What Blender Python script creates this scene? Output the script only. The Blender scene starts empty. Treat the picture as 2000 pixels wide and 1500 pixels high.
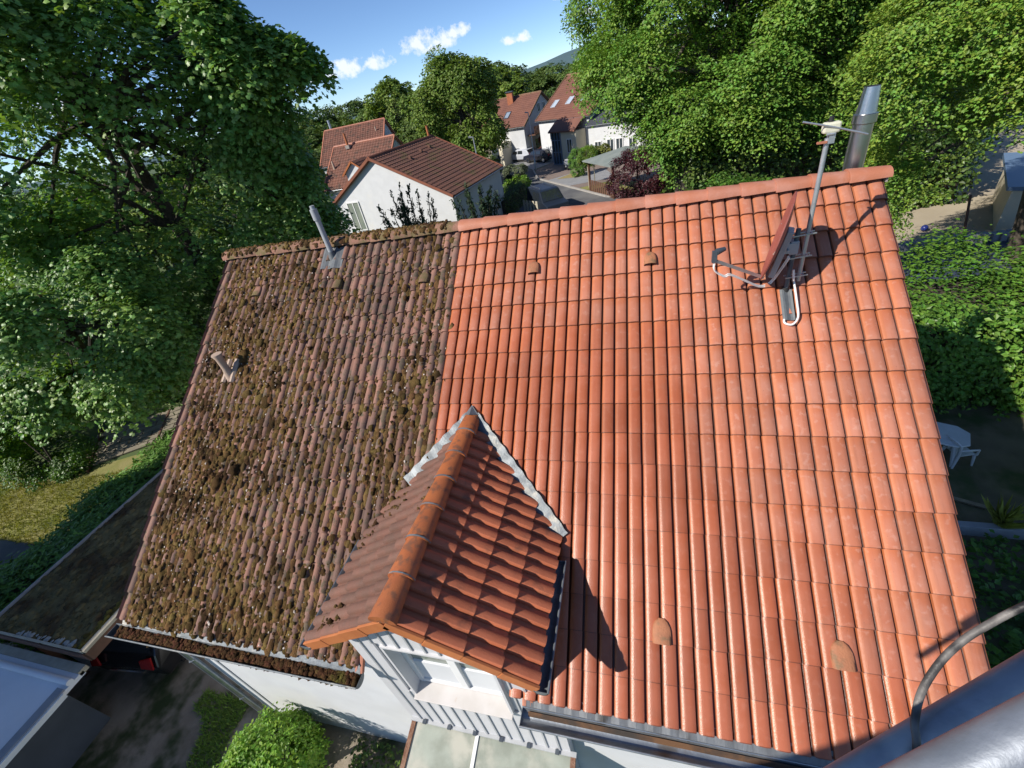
import bpy, bmesh, math, random
import numpy as np
from mathutils import Vector, Matrix

# ------------------------------------------------------------------ camera, light
SC = bpy.context.scene
COL = SC.collection
cam_d = bpy.data.cameras.new("camera")
cam = bpy.data.objects.new("camera", cam_d)
COL.objects.link(cam)
RX = Vector((0.95907, 0.22001, -0.17829))
RY = Vector((-0.01365, -0.59295, -0.80512))
RZ = Vector((-0.28285, 0.77460, -0.56568))
cam.matrix_world = Matrix(((RX.x, -RY.x, -RZ.x, 7.0272), (RX.y, -RY.y, -RZ.y, -6.2638),
                           (RX.z, -RY.z, -RZ.z, 8.9481), (0, 0, 0, 1)))
cam_d.sensor_width = 36.0
cam_d.lens = 36.0 * 845.1 / 2000.0
cam_d.clip_start = 0.05
cam_d.clip_end = 6000
SC.camera = cam

SUN = Vector((-0.603, -0.520, 0.612)).normalized()          # towards the sun
sun_d = bpy.data.lights.new("sun", 'SUN')
sun_d.energy = 5.0
sun_d.angle = math.radians(0.5)
sun_d.color = (1.0, 0.94, 0.85)
sun = bpy.data.objects.new("sun", sun_d)
COL.objects.link(sun)
sun.rotation_euler = SUN.to_track_quat('Z', 'Y').to_euler()
sun.location = (-30, -26, 40)

SC.view_settings.view_transform = 'Standard'
SC.view_settings.look = 'None'
SC.view_settings.gamma = 1.0
SC.view_settings.exposure = 0.30
SC.cycles.max_bounces = 6
SC.cycles.transparent_max_bounces = 6

world = bpy.data.worlds.new("World")
SC.world = world
world.use_nodes = True
wn, wl = world.node_tree.nodes, world.node_tree.links
wn.clear()
w_out = wn.new("ShaderNodeOutputWorld")
w_bg = wn.new("ShaderNodeBackground")
w_bg.inputs["Strength"].default_value = 0.125
sky = wn.new("ShaderNodeTexSky")
sky.sky_type = 'NISHITA'
sky.sun_disc = False
sky.sun_elevation = math.asin(SUN.z)
sky.sun_rotation = math.atan2(SUN.x, SUN.y)
sky.altitude = 1800
sky.air_density = 0.75
sky.dust_density = 0.05
sky.ozone_density = 5.0
wtc = wn.new("ShaderNodeTexCoord")
# fair-weather clouds: (direction, half width, half height) as tangents
CLOUDS = [((-0.495, 0.866, 0.064), 0.044, 0.019), ((-0.447, 0.892, 0.067), 0.033, 0.017),
          ((-0.546, 0.835, 0.062), 0.017, 0.008), ((-0.344, 0.936, 0.078), 0.042, 0.022),
          ((-0.376, 0.924, 0.074), 0.030, 0.020), ((-0.303, 0.949, 0.085), 0.034, 0.014),
          ((-0.204, 0.977, 0.057), 0.028, 0.012), ((-0.082, 0.994, 0.071), 0.018, 0.010),
          ((-0.120, 0.985, 0.100), 0.020, 0.008),
          ((-0.80, 0.58, 0.08), 0.07, 0.022), ((-0.93, 0.30, 0.10), 0.08, 0.03), ((0.35, 0.93, 0.08), 0.07, 0.025),
          ((0.75, 0.65, 0.09), 0.09, 0.03), ((0.95, -0.2, 0.12), 0.10, 0.035), ((-0.6, -0.8, 0.12), 0.09, 0.03),
          ((0.3, -0.95, 0.10), 0.09, 0.03)]


def wm(op, a, b=None, c=None):
    n = wn.new("ShaderNodeMath")
    n.operation = op
    for i, v in enumerate((a, b, c)):
        if v is None:
            continue
        if isinstance(v, (int, float)):
            n.inputs[i].default_value = v
        else:
            wl.new(v, n.inputs[i])
    return n.outputs[0]


def wdot(vec):
    n = wn.new("ShaderNodeVectorMath")
    n.operation = 'DOT_PRODUCT'
    wl.new(wtc.outputs["Generated"], n.inputs[0])
    n.inputs[1].default_value = vec
    return n.outputs["Value"]


cn = wn.new("ShaderNodeTexNoise")
cn.inputs["Scale"].default_value = 42
cn.inputs["Detail"].default_value = 6
cn.inputs["Roughness"].default_value = 0.62
wl.new(wtc.outputs["Generated"], cn.inputs["Vector"])
nz = wm('SUBTRACT', cn.outputs["Fac"], 0.5)
cover = None
for d, hw, hh in CLOUDS:
    dv = Vector(d).normalized()
    rt = dv.cross(Vector((0, 0, 1))).normalized()
    up = rt.cross(dv).normalized()
    x = wm('DIVIDE', wdot(rt), hw)
    y = wm('DIVIDE', wdot(up), hh)
    y = wm('ADD', y, wm('MULTIPLY', wm('ABSOLUTE', wm('MINIMUM', y, 0.0)), -0.9))   # flatter base
    r2 = wm('ADD', wm('MULTIPLY', x, x), wm('MULTIPLY', y, y))
    m = wm('ADD', wm('SUBTRACT', 1.0, r2), wm('MULTIPLY', nz, 5.2))
    m = wm('MULTIPLY', m, wm('GREATER_THAN', wdot(dv), 0.0))
    m = wm('MINIMUM', wm('MAXIMUM', m, 0.0), 1.0)
    cover = m if cover is None else wm('MAXIMUM', cover, m)
# thin veil of haze cloud low in the sky
cmix = wn.new("ShaderNodeMix")
cmix.data_type = 'RGBA'
wl.new(wm('MULTIPLY', wm('SMOOTH_MIN', cover, 1.0, 0.3), 0.85), cmix.inputs["Factor"])
wl.new(sky.outputs["Color"], cmix.inputs["A"])
cmix.inputs["B"].default_value = (7.0, 7.2, 7.7, 1)
wl.new(cmix.outputs["Result"], w_bg.inputs["Color"])
wl.new(w_bg.outputs["Background"], w_out.inputs["Surface"])

# ------------------------------------------------------------------ helpers
random.seed(5)
RNG = np.random.default_rng(11)
V3 = Vector
OFF = {}


def M(name, c1, c2=None, ns=6.0, rough=0.6, bump=0.0, bs=40.0, metal=0.0, orand=0.0, isl=0.0, spec=0.5,
      c3=None, ns3=1.0, t3=(0.45, 0.62), trans=0.0, stretch=None, hue=0.0, alpha=None, detail=4.0):
    m = bpy.data.materials.new(name)
    m.use_nodes = True
    n, l = m.node_tree.nodes, m.node_tree.links
    n.clear()
    out = n.new("ShaderNodeOutputMaterial")
    b = n.new("ShaderNodeBsdfPrincipled")
    geo = n.new("ShaderNodeNewGeometry")
    pos = geo.outputs["Position"]
    if stretch:
        mp = n.new("ShaderNodeMapping")
        mp.inputs["Scale"].default_value = stretch
        l.new(pos, mp.inputs["Vector"])
        pos = mp.outputs["Vector"]

    def noise(scale, det=detail, rgh=0.55):
        t = n.new("ShaderNodeTexNoise")
        t.inputs["Scale"].default_value = scale
        t.inputs["Detail"].default_value = det
        t.inputs["Roughness"].default_value = rgh
        l.new(pos, t.inputs["Vector"])
        return t.outputs["Fac"]

    def ramp(f, a, bb):
        r = n.new("ShaderNodeMapRange")
        r.interpolation_type = 'SMOOTHSTEP'
        r.inputs["From Min"].default_value = a
        r.inputs["From Max"].default_value = bb
        l.new(f, r.inputs["Value"])
        return r.outputs["Result"]

    def mix(f, a, bb):
        x = n.new("ShaderNodeMix")
        x.data_type = 'RGBA'
        l.new(f, x.inputs["Factor"])
        for s, k in ((a, "A"), (bb, "B")):
            if isinstance(s, tuple):
                x.inputs[k].default_value = (*s, 1)
            else:
                l.new(s, x.inputs[k])
        return x.outputs["Result"]
    col = c1
    if c2:
        col = mix(ramp(noise(ns), 0.32, 0.68), c1, c2)
    if c3:
        col = mix(ramp(noise(ns3), *t3), col, c3)
    if orand or isl or hue:
        h = n.new("ShaderNodeHueSaturation")
        if orand:
            src = n.new("ShaderNodeObjectInfo").outputs["Random"]
        else:
            src = geo.outputs["Random Per Island"]
        amt = orand or isl
        mr = n.new("ShaderNodeMapRange")
        mr.inputs["To Min"].default_value = 1 - amt
        mr.inputs["To Max"].default_value = 1 + amt
        l.new(src, mr.inputs["Value"])
        l.new(mr.outputs["Result"], h.inputs["Value"])
        if hue:
            wn_ = n.new("ShaderNodeTexWhiteNoise")
            wn_.noise_dimensions = '1D'
            l.new(src, wn_.inputs["W"])
            mh = n.new("ShaderNodeMapRange")
            mh.inputs["To Min"].default_value = 0.5 - hue
            mh.inputs["To Max"].default_value = 0.5 + hue
            l.new(wn_.outputs["Value"], mh.inputs["Value"])
            l.new(mh.outputs["Result"], h.inputs["Hue"])
        if isinstance(col, tuple):
            h.inputs["Color"].default_value = (*col, 1)
        else:
            l.new(col, h.inputs["Color"])
        col = h.outputs["Color"]
    if isinstance(col, tuple):
        b.inputs["Base Color"].default_value = (*col, 1)
    else:
        l.new(col, b.inputs["Base Color"])
    b.inputs["Roughness"].default_value = rough
    b.inputs["Metallic"].default_value = metal
    b.inputs["Specular IOR Level"].default_value = spec
    if alpha is not None:
        b.inputs["Alpha"].default_value = alpha
    if bump:
        bn = n.new("ShaderNodeBump")
        bn.inputs["Strength"].default_value = bump
        bn.inputs["Distance"].default_value = 0.02
        l.new(noise(bs, 5.0), bn.inputs["Height"])
        l.new(bn.outputs["Normal"], b.inputs["Normal"])
    sh = b.outputs["BSDF"]
    if trans:
        tr = n.new("ShaderNodeBsdfTranslucent")
        tc = n.new("ShaderNodeMix")
        tc.data_type = 'RGBA'
        tc.blend_type = 'MULTIPLY'
        tc.inputs["Factor"].default_value = 1.0
        if isinstance(col, tuple):
            tc.inputs["A"].default_value = (*col, 1)
        else:
            l.new(col, tc.inputs["A"])
        tc.inputs["B"].default_value = (1.5, 1.45, 0.55, 1)
        l.new(tc.outputs["Result"], tr.inputs["Color"])
        ms = n.new("ShaderNodeMixShader")
        ms.inputs["Fac"].default_value = trans
        l.new(sh, ms.inputs[1])
        l.new(tr.outputs["BSDF"], ms.inputs[2])
        sh = ms.outputs["Shader"]
    l.new(sh, out.inputs["Surface"])
    m["bsdf"] = b.name
    return m


class MB:
    """collects vertices and faces"""
    def __init__(s):
        s.v, s.f = [], []

    def add(s, vs, fs):
        o = len(s.v)
        s.v += [tuple(v) for v in vs]
        s.f += [tuple(i + o for i in f) for f in fs]
        return s

    def quad(s, *p):
        return s.add(p, [tuple(range(len(p)))])

    def box(s, c, size, rz=0.0, m=None):
        x, y, z = (k / 2 for k in size)
        vs = [V3((a, b, d)) for d in (-z, z) for b in (-y, y) for a in (-x, x)]
        if m is None:
            m = Matrix.Translation(V3(c)) @ Matrix.Rotation(rz, 4, 'Z')
        else:
            m = m @ Matrix.Translation(V3(c))
        return s.add([m @ v for v in vs], [(0, 2, 3, 1), (4, 5, 7, 6), (0, 1, 5, 4), (2, 6, 7, 3), (0, 4, 6, 2), (1, 3, 7, 5)])

    def bar(s, a, b, w, h, up=(0, 0, 1)):
        a, b = V3(a), V3(b)
        d = b - a
        y = d.normalized()
        x = y.cross(V3(up))
        if x.length < 1e-4:
            x = y.cross(V3((1, 0, 0)))
        x.normalize()
        z = x.cross(y)
        vs = [p + x * (i * w / 2) + z * (j * h / 2) for p in (a, b) for i, j in ((-1, -1), (1, -1), (1, 1), (-1, 1))]
        return s.add(vs, [(0, 1, 2, 3), (7, 6, 5, 4), (0, 4, 5, 1), (1, 5, 6, 2), (2, 6, 7, 3), (3, 7, 4, 0)])

    def tube(s, pts, r, n=10, caps=True):
        pts = [V3(p) for p in pts]
        if isinstance(r, (int, float)):
            r = [r] * len(pts)
        rings = []
        ref = None
        for i, p in enumerate(pts):
            d = (pts[min(i + 1, len(pts) - 1)] - pts[max(i - 1, 0)]).normalized()
            if ref is None:
                ref = d.cross(V3((0.31, 0.12, 0.95)))
                if ref.length < 0.05:
                    ref = d.cross(V3((1, 0, 0)))
            x = (ref - d * ref.dot(d)).normalized()
            ref = x
            y = d.cross(x)
            rings.append([p + (x * math.cos(t) + y * math.sin(t)) * r[i] for t in (2 * math.pi * k / n for k in range(n))])
        fs = []
        for i in range(len(pts) - 1):
            for k in range(n):
                fs.append((i * n + k, i * n + (k + 1) % n, (i + 1) * n + (k + 1) % n, (i + 1) * n + k))
        if caps:
            fs.append(tuple(range(n - 1, -1, -1)))
            fs.append(tuple((len(pts) - 1) * n + k for k in range(n)))
        return s.add([v for rg in rings for v in rg], fs)

    def prism(s, poly, z0, z1):
        n = len(poly)
        vs = [(p[0], p[1], z0) for p in poly] + [(p[0], p[1], z1) for p in poly]
        fs = [tuple(range(n - 1, -1, -1)), tuple(range(n, 2 * n))]
        fs += [(i, (i + 1) % n, n + (i + 1) % n, n + i) for i in range(n)]
        return s.add(vs, fs)

    def extrude(s, poly3, d):
        n = len(poly3)
        d = V3(d)
        vs = [V3(p) for p in poly3] + [V3(p) + d for p in poly3]
        fs = [tuple(range(n - 1, -1, -1)), tuple(range(n, 2 * n))]
        fs += [(i, (i + 1) % n, n + (i + 1) % n, n + i) for i in range(n)]
        return s.add(vs, fs)

    def build(s, name, mat, parent=None, smooth=False, bevel=0.0, recalc=True):
        me = bpy.data.meshes.new(name)
        o_ = OFF.get(parent.name, V3((0, 0, 0))) if parent else V3((0, 0, 0))
        me.from_pydata([(v[0] - o_.x, v[1] - o_.y, v[2] - o_.z) for v in s.v], [], s.f)
        if recalc:
            bm = bmesh.new()
            bm.from_mesh(me)
            bmesh.ops.recalc_face_normals(bm, faces=bm.faces)
            bm.to_mesh(me)
            bm.free()
        me.materials.append(mat)
        if smooth:
            me.shade_smooth()
        o = bpy.data.objects.new(name, me)
        COL.objects.link(o)
        if parent:
            o.parent = parent
            OFF[o.name] = o_
        if smooth and smooth != 'all':
            try:
                me.set_sharp_from_angle(angle=math.radians(40))
            except Exception:
                pass
        if bevel:
            md = o.modifiers.new("bevel", 'BEVEL')
            md.width = bevel
            md.segments = 2
            md.limit_method = 'ANGLE'
        return o


def raw_mesh(name, v, faces_flat, per, mat, smooth=False):
    """big mesh from numpy arrays, every face with `per` corners"""
    me = bpy.data.meshes.new(name)
    nv, nl = len(v), len(faces_flat)
    nf = nl // per
    me.vertices.add(nv)
    me.vertices.foreach_set("co", np.ascontiguousarray(v, dtype=np.float32).ravel())
    me.loops.add(nl)
    me.loops.foreach_set("vertex_index", np.ascontiguousarray(faces_flat, dtype=np.int32))
    me.polygons.add(nf)
    me.polygons.foreach_set("loop_start", np.arange(0, nl, per, dtype=np.int32))
    me.polygons.foreach_set("use_smooth", np.full(nf, bool(smooth)))
    me.update(calc_edges=True)
    me.materials.append(mat)
    return me


def link(name, me, parent=None):
    o = bpy.data.objects.new(name, me)
    COL.objects.link(o)
    if parent:
        o.parent = parent
        OFF[o.name] = OFF.get(parent.name, V3((0, 0, 0)))
    return o


def tag(o, label=None, cat=None, group=None, kind=None):
    if label:
        o["label"] = label
    if cat:
        o["category"] = cat
    if group:
        o["group"] = group
    if kind:
        o["kind"] = kind
    return o


def thing(name, label, cat, loc=(0, 0, 0), group=None):
    o = bpy.data.objects.new(name, None)
    o.empty_display_size = 0.2
    COL.objects.link(o)
    o.location = loc
    OFF[o.name] = V3(loc)
    return tag(o, label, cat, group)


def struct(o):
    return tag(o, kind="structure")


# ------------------------------------------------------------------ foliage
def rnd_dirs(n, rng):
    d = rng.normal(size=(n, 3))
    return d / np.linalg.norm(d, axis=1, keepdims=True)


LEAF = {
    'oval': (np.array([[0, -.5, 0], [.36, -.05, .10], [0, .55, 0], [-.36, -.05, .10]]), [(0, 1, 2), (0, 2, 3)]),
    'round': (np.array([[0, -.5, 0], [.42, -.2, .07], [.34, .3, .05], [0, .55, -.04], [-.34, .3, .05], [-.42, -.2, .07]]),
              [(0, 1, 2), (0, 2, 3), (0, 3, 4), (0, 4, 5)]),
    'maple': (np.array([[0, -.45, 0], [.5, -.15, -.05], [.22, .08, .05], [.38, .42, -.05], [0, .64, -.04], [-.38, .42, -.05], [-.22, .08, .05], [-.5, -.15, -.05]]),
              [(0, 1, 2), (0, 2, 6), (2, 3, 4), (2, 4, 6), (6, 4, 5), (0, 6, 7)]),
    'blade': (np.array([[-.09, 0, 0], [.09, 0, 0], [.05, .6, .05], [0, 1.0, .02]]), [(0, 1, 2), (0, 2, 3)]),
    'spray': (np.array([[0, -.5, 0], [.22, 0, .04], [.05, .08, 0], [.16, .4, .03], [0, .65, 0], [-.16, .4, .03], [-.05, .08, 0], [-.22, 0, .04]]),
              [(0, 1, 2), (2, 3, 4), (4, 5, 6), (6, 7, 0), (0, 2, 6), (2, 4, 6)]),
}


def leaf_geo(P, N, size, shape, rng, tip=None):
    """arrays of leaf faces at points P facing along N"""
    T, F = LEAF[shape]
    n = len(P)
    N = N / np.maximum(np.linalg.norm(N, axis=1, keepdims=True), 1e-6)
    r = rnd_dirs(n, rng) if tip is None else tip + 0.5 * rnd_dirs(n, rng)
    t = r - N * (r * N).sum(1, keepdims=True)
    t /= np.maximum(np.linalg.norm(t, axis=1, keepdims=True), 1e-6)      # leaf's long axis
    b = np.cross(t, N)
    s = size * rng.uniform(0.65, 1.25, n)
    v = P[:, None, :] + s[:, None, None] * (T[None, :, 0, None] * b[:, None, :] + T[None, :, 1, None] * t[:, None, :] + T[None, :, 2, None] * N[:, None, :])
    k = len(T)
    f = (np.array(F)[None] + (np.arange(n) * k)[:, None, None]).reshape(-1)
    return v.reshape(-1, 3), f


def pads(C, A, R, per, rng, flat=0.28, droop=0.3, spread=0.55):
    """leaf positions and normals for flattened leafy sprays: centres C, facing A, radii R"""
    n = len(C)
    idx = np.repeat(np.arange(n), per)
    A = A / np.linalg.norm(A, axis=1, keepdims=True)
    h = np.cross(A, rnd_dirs(n, rng))
    h /= np.linalg.norm(h, axis=1, keepdims=True)
    g = np.cross(A, h)
    m = len(idx)
    rho = np.sqrt(rng.uniform(0, 1, m))
    ph = rng.uniform(0, 2 * np.pi, m)
    asp = rng.uniform(0.65, 1.0, n)[idx]
    r = R[idx]
    P = C[idx] + (h[idx] * (rho * np.cos(ph) * r)[:, None]) + g[idx] * (rho * np.sin(ph) * r * asp)[:, None]
    P += A[idx] * (rng.normal(0, 1, m) * flat * 0.5 * r)[:, None]
    P[:, 2] -= droop * rho ** 2 * r
    N = A[idx] + spread * rnd_dirs(m, rng)
    return P, N


CAMP = np.array([7.03, -6.26, 8.95])


def crown_geo(center, radii, n_bough, n_pad, per, pad_r, leaf, shape, rng, cull=0.75, bough=0.42, up=0.55, droop=0.3, fill=0.0, flat=0.28, extra=(), cut=None):
    c, R = np.array(center, float), np.array(radii, float)
    d = rnd_dirs(n_bough, rng)
    d[:, 2] = np.maximum(d[:, 2], -0.75)
    bc = c + d * R * rng.uniform(0.5, 0.72, (n_bough, 1))
    br = R.mean() * bough * rng.uniform(0.75, 1.3, n_bough)
    if len(extra):
        ex = np.array(extra, float)
        bc, br = np.concatenate([bc, ex[:, :3]]), np.concatenate([br, ex[:, 3]])
        de = (ex[:, :3] - c) / np.linalg.norm(ex[:, :3] - c, axis=1, keepdims=True)
        d = np.concatenate([d, de])
        n_bough = len(bc)
    bi = rng.integers(0, n_bough, n_pad)
    q = rnd_dirs(n_pad, rng)
    out = d[bi]
    flip = (q * out).sum(1) < -0.25
    q[flip] *= -1
    pc = bc[bi] + q * (br[bi] * rng.uniform(0.72, 1.08, n_pad))[:, None]
    if fill:
        k = rng.uniform(0, 1, n_pad) < fill
        pc[k] = c + rnd_dirs(k.sum(), rng) * R * rng.uniform(0.2, 0.7, (k.sum(), 1))
    if cut:
        keep = cut(pc)
        pc, q = pc[keep], q[keep]
    if cull:
        o = (pc - c) / R
        tv = (CAMP - c) / np.linalg.norm(CAMP - c)
        keep = ((o @ tv) > -0.25) | (rng.uniform(0, 1, len(pc)) > cull)
        pc, q = pc[keep], q[keep]
    A = q * 0.6 + np.array([0, 0, up]) + 0.3 * rnd_dirs(len(pc), rng)
    P, N = pads(pc, A, pad_r * rng.uniform(0.6, 1.3, len(pc)), per, rng, droop=droop, flat=flat)
    return leaf_geo(P, N, leaf, shape, rng), bc


def crown_obj(geo, mat, parent=None, name="crown"):
    v, f = geo
    if parent:
        v = v - np.array(OFF.get(parent.name, (0, 0, 0)))[None]
    return link(name, raw_mesh(name, v, f, 3, mat), parent)


def limbs(mb, base, top, r0, targets, rng, r1=0.35):
    base, top = V3(base), V3(top)
    mid = base.lerp(top, 0.5) + V3((rng.normal(0, .15), rng.normal(0, .15), 0))
    mb.tube([base, base.lerp(mid, .15), mid, top], [r0 * 1.35, r0, r0 * .8, r0 * r1], 9)
    for t in targets:
        t = V3([float(q) for q in t])
        s = base.lerp(top, rng.uniform(0.45, 0.95))
        m = s.lerp(t, 0.5) + V3((rng.normal(0, .25), rng.normal(0, .25), rng.uniform(-.1, .5)))
        mb.tube([s, m, t], [r0 * .38, r0 * .24, r0 * .08], 6)
    return mb


def tree(name, label, base, center, radii, nb, npad, per, pad_r, leaf, shape, mat, bark, r0, seed, group=None, **kw):
    rng = np.random.default_rng(seed)
    t = thing(name, label, "tree", base, group)
    geo, bc = crown_geo(center, radii, nb, npad, per, pad_r, leaf, shape, rng, **kw)
    crown_obj(geo, mat, t)
    mb = limbs(MB(), base, (center[0], center[1], center[2] + radii[2] * .45), r0, bc, rng)
    mb.build("trunk", bark, t, smooth=True, recalc=False)
    return t


def shrub(name, label, base, center, radii, nb, npad, per, pad_r, leaf, shape, mat, seed, cat="shrub", group=None, **kw):
    rng = np.random.default_rng(seed)
    t = thing(name, label, cat, base, group)
    geo, bc = crown_geo(center, radii, nb, npad, per, pad_r, leaf, shape, rng, **kw)
    crown_obj(geo, mat, t, "foliage")
    mb = MB()
    for b in bc[:8]:
        s = V3(base)
        e = V3([float(q) for q in b])
        mb.tube([s, s.lerp(e, .5) + V3((0, 0, .1)), e], [.035, .025, .01], 5)
    mb.build("stem", BARK, t, recalc=False)
    return t


BARK = M("bark", (.075, .058, .042), (.14, .115, .09), 9, .9, .8, 30)
BARK_DARK = M("bark_dark", (.035, .028, .022), (.07, .055, .04), 9, .9, .8, 30)
LIME = M("lime_leaves", (.125, .245, .036), (.175, .285, .04), .45, .5, isl=.36, hue=.025, trans=.24, spec=.35)
LIME2 = M("lime_leaves_yellow", (.145, .26, .036), (.20, .29, .04), .5, .5, isl=.36, hue=.03, trans=.24, spec=.35)
MAPLE = M("maple_leaves", (.115, .235, .05), (.185, .31, .065), .7, .45, isl=.38, hue=.02, trans=.26, spec=.5)
RHODO = M("laurel_leaves", (.045, .095, .02), (.095, .15, .026), .8, .42, isl=.4, hue=.02, trans=.18, spec=.4)
GARDEN = M("garden_leaves", (.09, .19, .025), (.06, .13, .02), .8, .45, isl=.35, hue=.02, trans=.3, spec=.45)
BRIGHT = M("bright_leaves", (.20, .35, .04), (.14, .27, .03), 2.5, .5, isl=.3, hue=.02, trans=.35, spec=.4)
IVY = M("ivy_leaves", (.095, .20, .03), (.135, .255, .035), .7, .4, isl=.35, hue=.018, trans=.22, spec=.3)
CREEPER = M("creeper_leaves", (.13, .21, .02), (.10, .18, .02), .7, .45, isl=.3, hue=.02, trans=.25, spec=.45)
WOODG = M("wood_leaves", (.075, .13, .03), (.11, .165, .034), .12, .6, isl=.35, hue=.02, trans=.2, spec=.3)
WOODL = M("broad_tree_leaves", (.12, .19, .03), (.15, .22, .034), .25, .55, isl=.35, hue=.02, trans=.25, spec=.3)
PURPLE = M("copper_leaves", (.042, .010, .016), (.07, .018, .022), 1.2, .45, isl=.4, hue=.015, trans=.15, spec=.4)
CONIF = M("conifer_leaves", (.018, .04, .016), (.03, .06, .02), 1.0, .6, isl=.35, trans=.05, spec=.3)
HEDGE = M("cypress_leaves", (.085, .19, .03), (.12, .23, .035), 2.0, .6, isl=.35, trans=.12, spec=.3)
FERN = M("fern_leaves", (.06, .14, .018), (.09, .18, .022), 2.0, .5, isl=.3, trans=.25, spec=.3)
GRASS = M("grass_blades", (.19, .22, .04), (.27, .25, .08), .5, .7, isl=.35, trans=.25, spec=.2)

# ------------------------------------------------------------------ materials of built things
WHITE = M("white_render", (.64, .65, .66), (.60, .61, .62), 2.0, .85, .15, 60, c3=(.66, .65, .62), ns3=.9, t3=(.56, .8))
CREAM = M("cream_render", (.66, .60, .46), (.60, .55, .42), 1.0, .85, .15, 60)
PALE = M("pale_render", (.55, .56, .57), (.50, .51, .52), 1.0, .85, .15, 60)
CLAD = M("white_cladding", (.60, .60, .61), (.54, .54, .55), 3.0, .5, .08, 50, stretch=(1, 1, .2))
CLAD_STRIP = M("grey_white_batten", (.45, .46, .47), (.40, .41, .42), 3.0, .5)
ZINC = M("zinc", (.40, .43, .46), (.30, .33, .36), 5, .38, .1, 30, metal=.75, c3=(.22, .2, .18), ns3=3, t3=(.55, .75))
ZINC_LIGHT = M("weathered_zinc", (.19, .21, .225), (.12, .135, .145), 7, .5, .15, 40, metal=.35, c3=(.3, .29, .26), ns3=5, t3=(.55, .7))
ZINC_DARK = M("sooty_zinc", (.20, .21, .22), (.13, .135, .14), 6, .55, .2, 30, metal=.3, c3=(.055, .05, .045), ns3=5, t3=(.52, .66), stretch=(1, .35, .35))
RUST = M("rusty_gutter_inside", (.075, .042, .024), (.04, .032, .026), 4, .8, .2, 30, c3=(.13, .065, .03), ns3=3)
PLASTIC_GREY = M("grey_plastic", (.36, .38, .40), (.31, .33, .35), 4, .45)
LEAD = M("lead_flashing", (.14, .155, .17), (.19, .2, .21), 6, .6, .25, 20, metal=.3)
LEAD_DARK = M("dark_lead", (.10, .11, .12), (.14, .15, .155), 6, .6, .2, 20, metal=.2)
BEIGE_CLAY = M("beige_clay_pipe", (.46, .34, .26), (.38, .28, .21), 5, .7, .15, 40)
ORANGE = M("orange_edge_tile", (.46, .155, .05), (.40, .125, .04), 4, .55, .1, 60, orand=.12)
MORTAR = M("mortar", (.36, .33, .29), (.28, .25, .22), 12, .95, .4, 60)
GALV = M("galvanised_tube", (.27, .29, .33), (.20, .22, .25), 14, .50, .12, 25, metal=.45, c3=(.33, .35, .37), ns3=5, t3=(.5, .66))
GALV2 = M("galvanised_pole", (.50, .53, .56), (.42, .45, .48), 14, .38, .1, 60, metal=.6)
STEEL = M("stainless_flue", (.60, .59, .58), (.50, .49, .48), 3, .30, .05, 20, metal=1.0)
DARK_STEEL = M("dark_steel", (.07, .085, .11), (.10, .12, .14), 8, .5, .1, 40, metal=.4)
DISH_RED = M("brick_red_paint", (.30, .085, .065), (.25, .07, .055), 6, .5, .1, 40, c3=(.4, .3, .26), ns3=14, t3=(.66, .72))
CABLE = M("white_cable", (.78, .77, .74), None, rough=.5)
BOX_CREAM = M("cream_plastic", (.68, .66, .50), (.6, .58, .45), 9, .5)
WOODB = M("weathered_wood", (.30, .24, .16), (.22, .175, .12), 6, .8, .3, 40, stretch=(1, 1, 6))
WOOD_PALE = M("pale_timber", (.44, .40, .31), (.36, .32, .24), 5, .8, .25, 30)
BROWNP = M("brown_timber", (.14, .065, .04), (.10, .05, .03), 4, .7, .2, 30)
GLASS_DARK = M("window_glass", (.035, .045, .055), (.05, .065, .075), 1.0, .06, spec=.8)
GLASS_PANE = M("dormer_glass", (.19, .22, .19), (.25, .28, .23), 1.3, .12, spec=.7)
FROST = M("wired_glass", (.36, .39, .33), (.25, .27, .22), 2.6, .25, .06, 130, c3=(.44, .43, .36), ns3=1.4, t3=(.48, .62), spec=.7, detail=8)
FRAMEW = M("white_frame", (.78, .78, .77), (.72, .72, .71), 3, .4)
SILL = M("white_sill", (.58, .55, .53), (.52, .49, .46), 4, .35, c3=(.5, .42, .36), ns3=8, t3=(.68, .76))
RUSTY = M("rusty_frame", (.16, .07, .04), (.26, .15, .10), 14, .9, .6, 60)
ASPHALT = M("asphalt", (.115, .115, .12), (.09, .09, .095), 2, .9, .2, 120, c3=(.15, .148, .145), ns3=.35)
PAVE = M("paving", (.22, .165, .135), (.18, .14, .12), 1.5, .9, .2, 60)
PAVE_GREY = M("grey_paving", (.27, .27, .275), (.23, .23, .235), 1.5, .9, .2, 60)
KERB = M("kerb_stone", (.36, .34, .31), (.30, .28, .26), 3, .9, .2, 40)
DIRT = M("drive_soil", (.23, .19, .145), (.31, .265, .21), 2.2, .95, .5, 25, c3=(.035, .055, .016), ns3=.9, t3=(.45, .6))
LAWN = M("lawn", (.19, .19, .045), (.25, .225, .08), 1.3, .95, .6, 60, c3=(.055, .09, .018), ns3=.6, t3=(.5, .7))
EARTH = M("garden_soil", (.11, .092, .06), (.17, .14, .09), 1.3, .95, .5, 30, c3=(.045, .07, .018), ns3=.8, t3=(.45, .65))
MEADOW = M("meadow", (.05, .085, .022), (.075, .11, .03), .08, .95, .4, 10)
SLAB = M("stone_slabs", (.27, .235, .17), (.21, .18, .13), 4, .9, .3, 40, orand=.12)
CONC = M("concrete", (.30, .31, .33), (.25, .26, .28), 3, .85, .25, 40)
BEIGE_YARD = M("sandy_yard", (.42, .36, .26), (.38, .32, .23), .7, .95, .2, 60)
BLUE_TARP = M("blue_cover", (.045, .055, .095), (.04, .048, .08), 1.0, .5, .2, 12)
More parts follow.
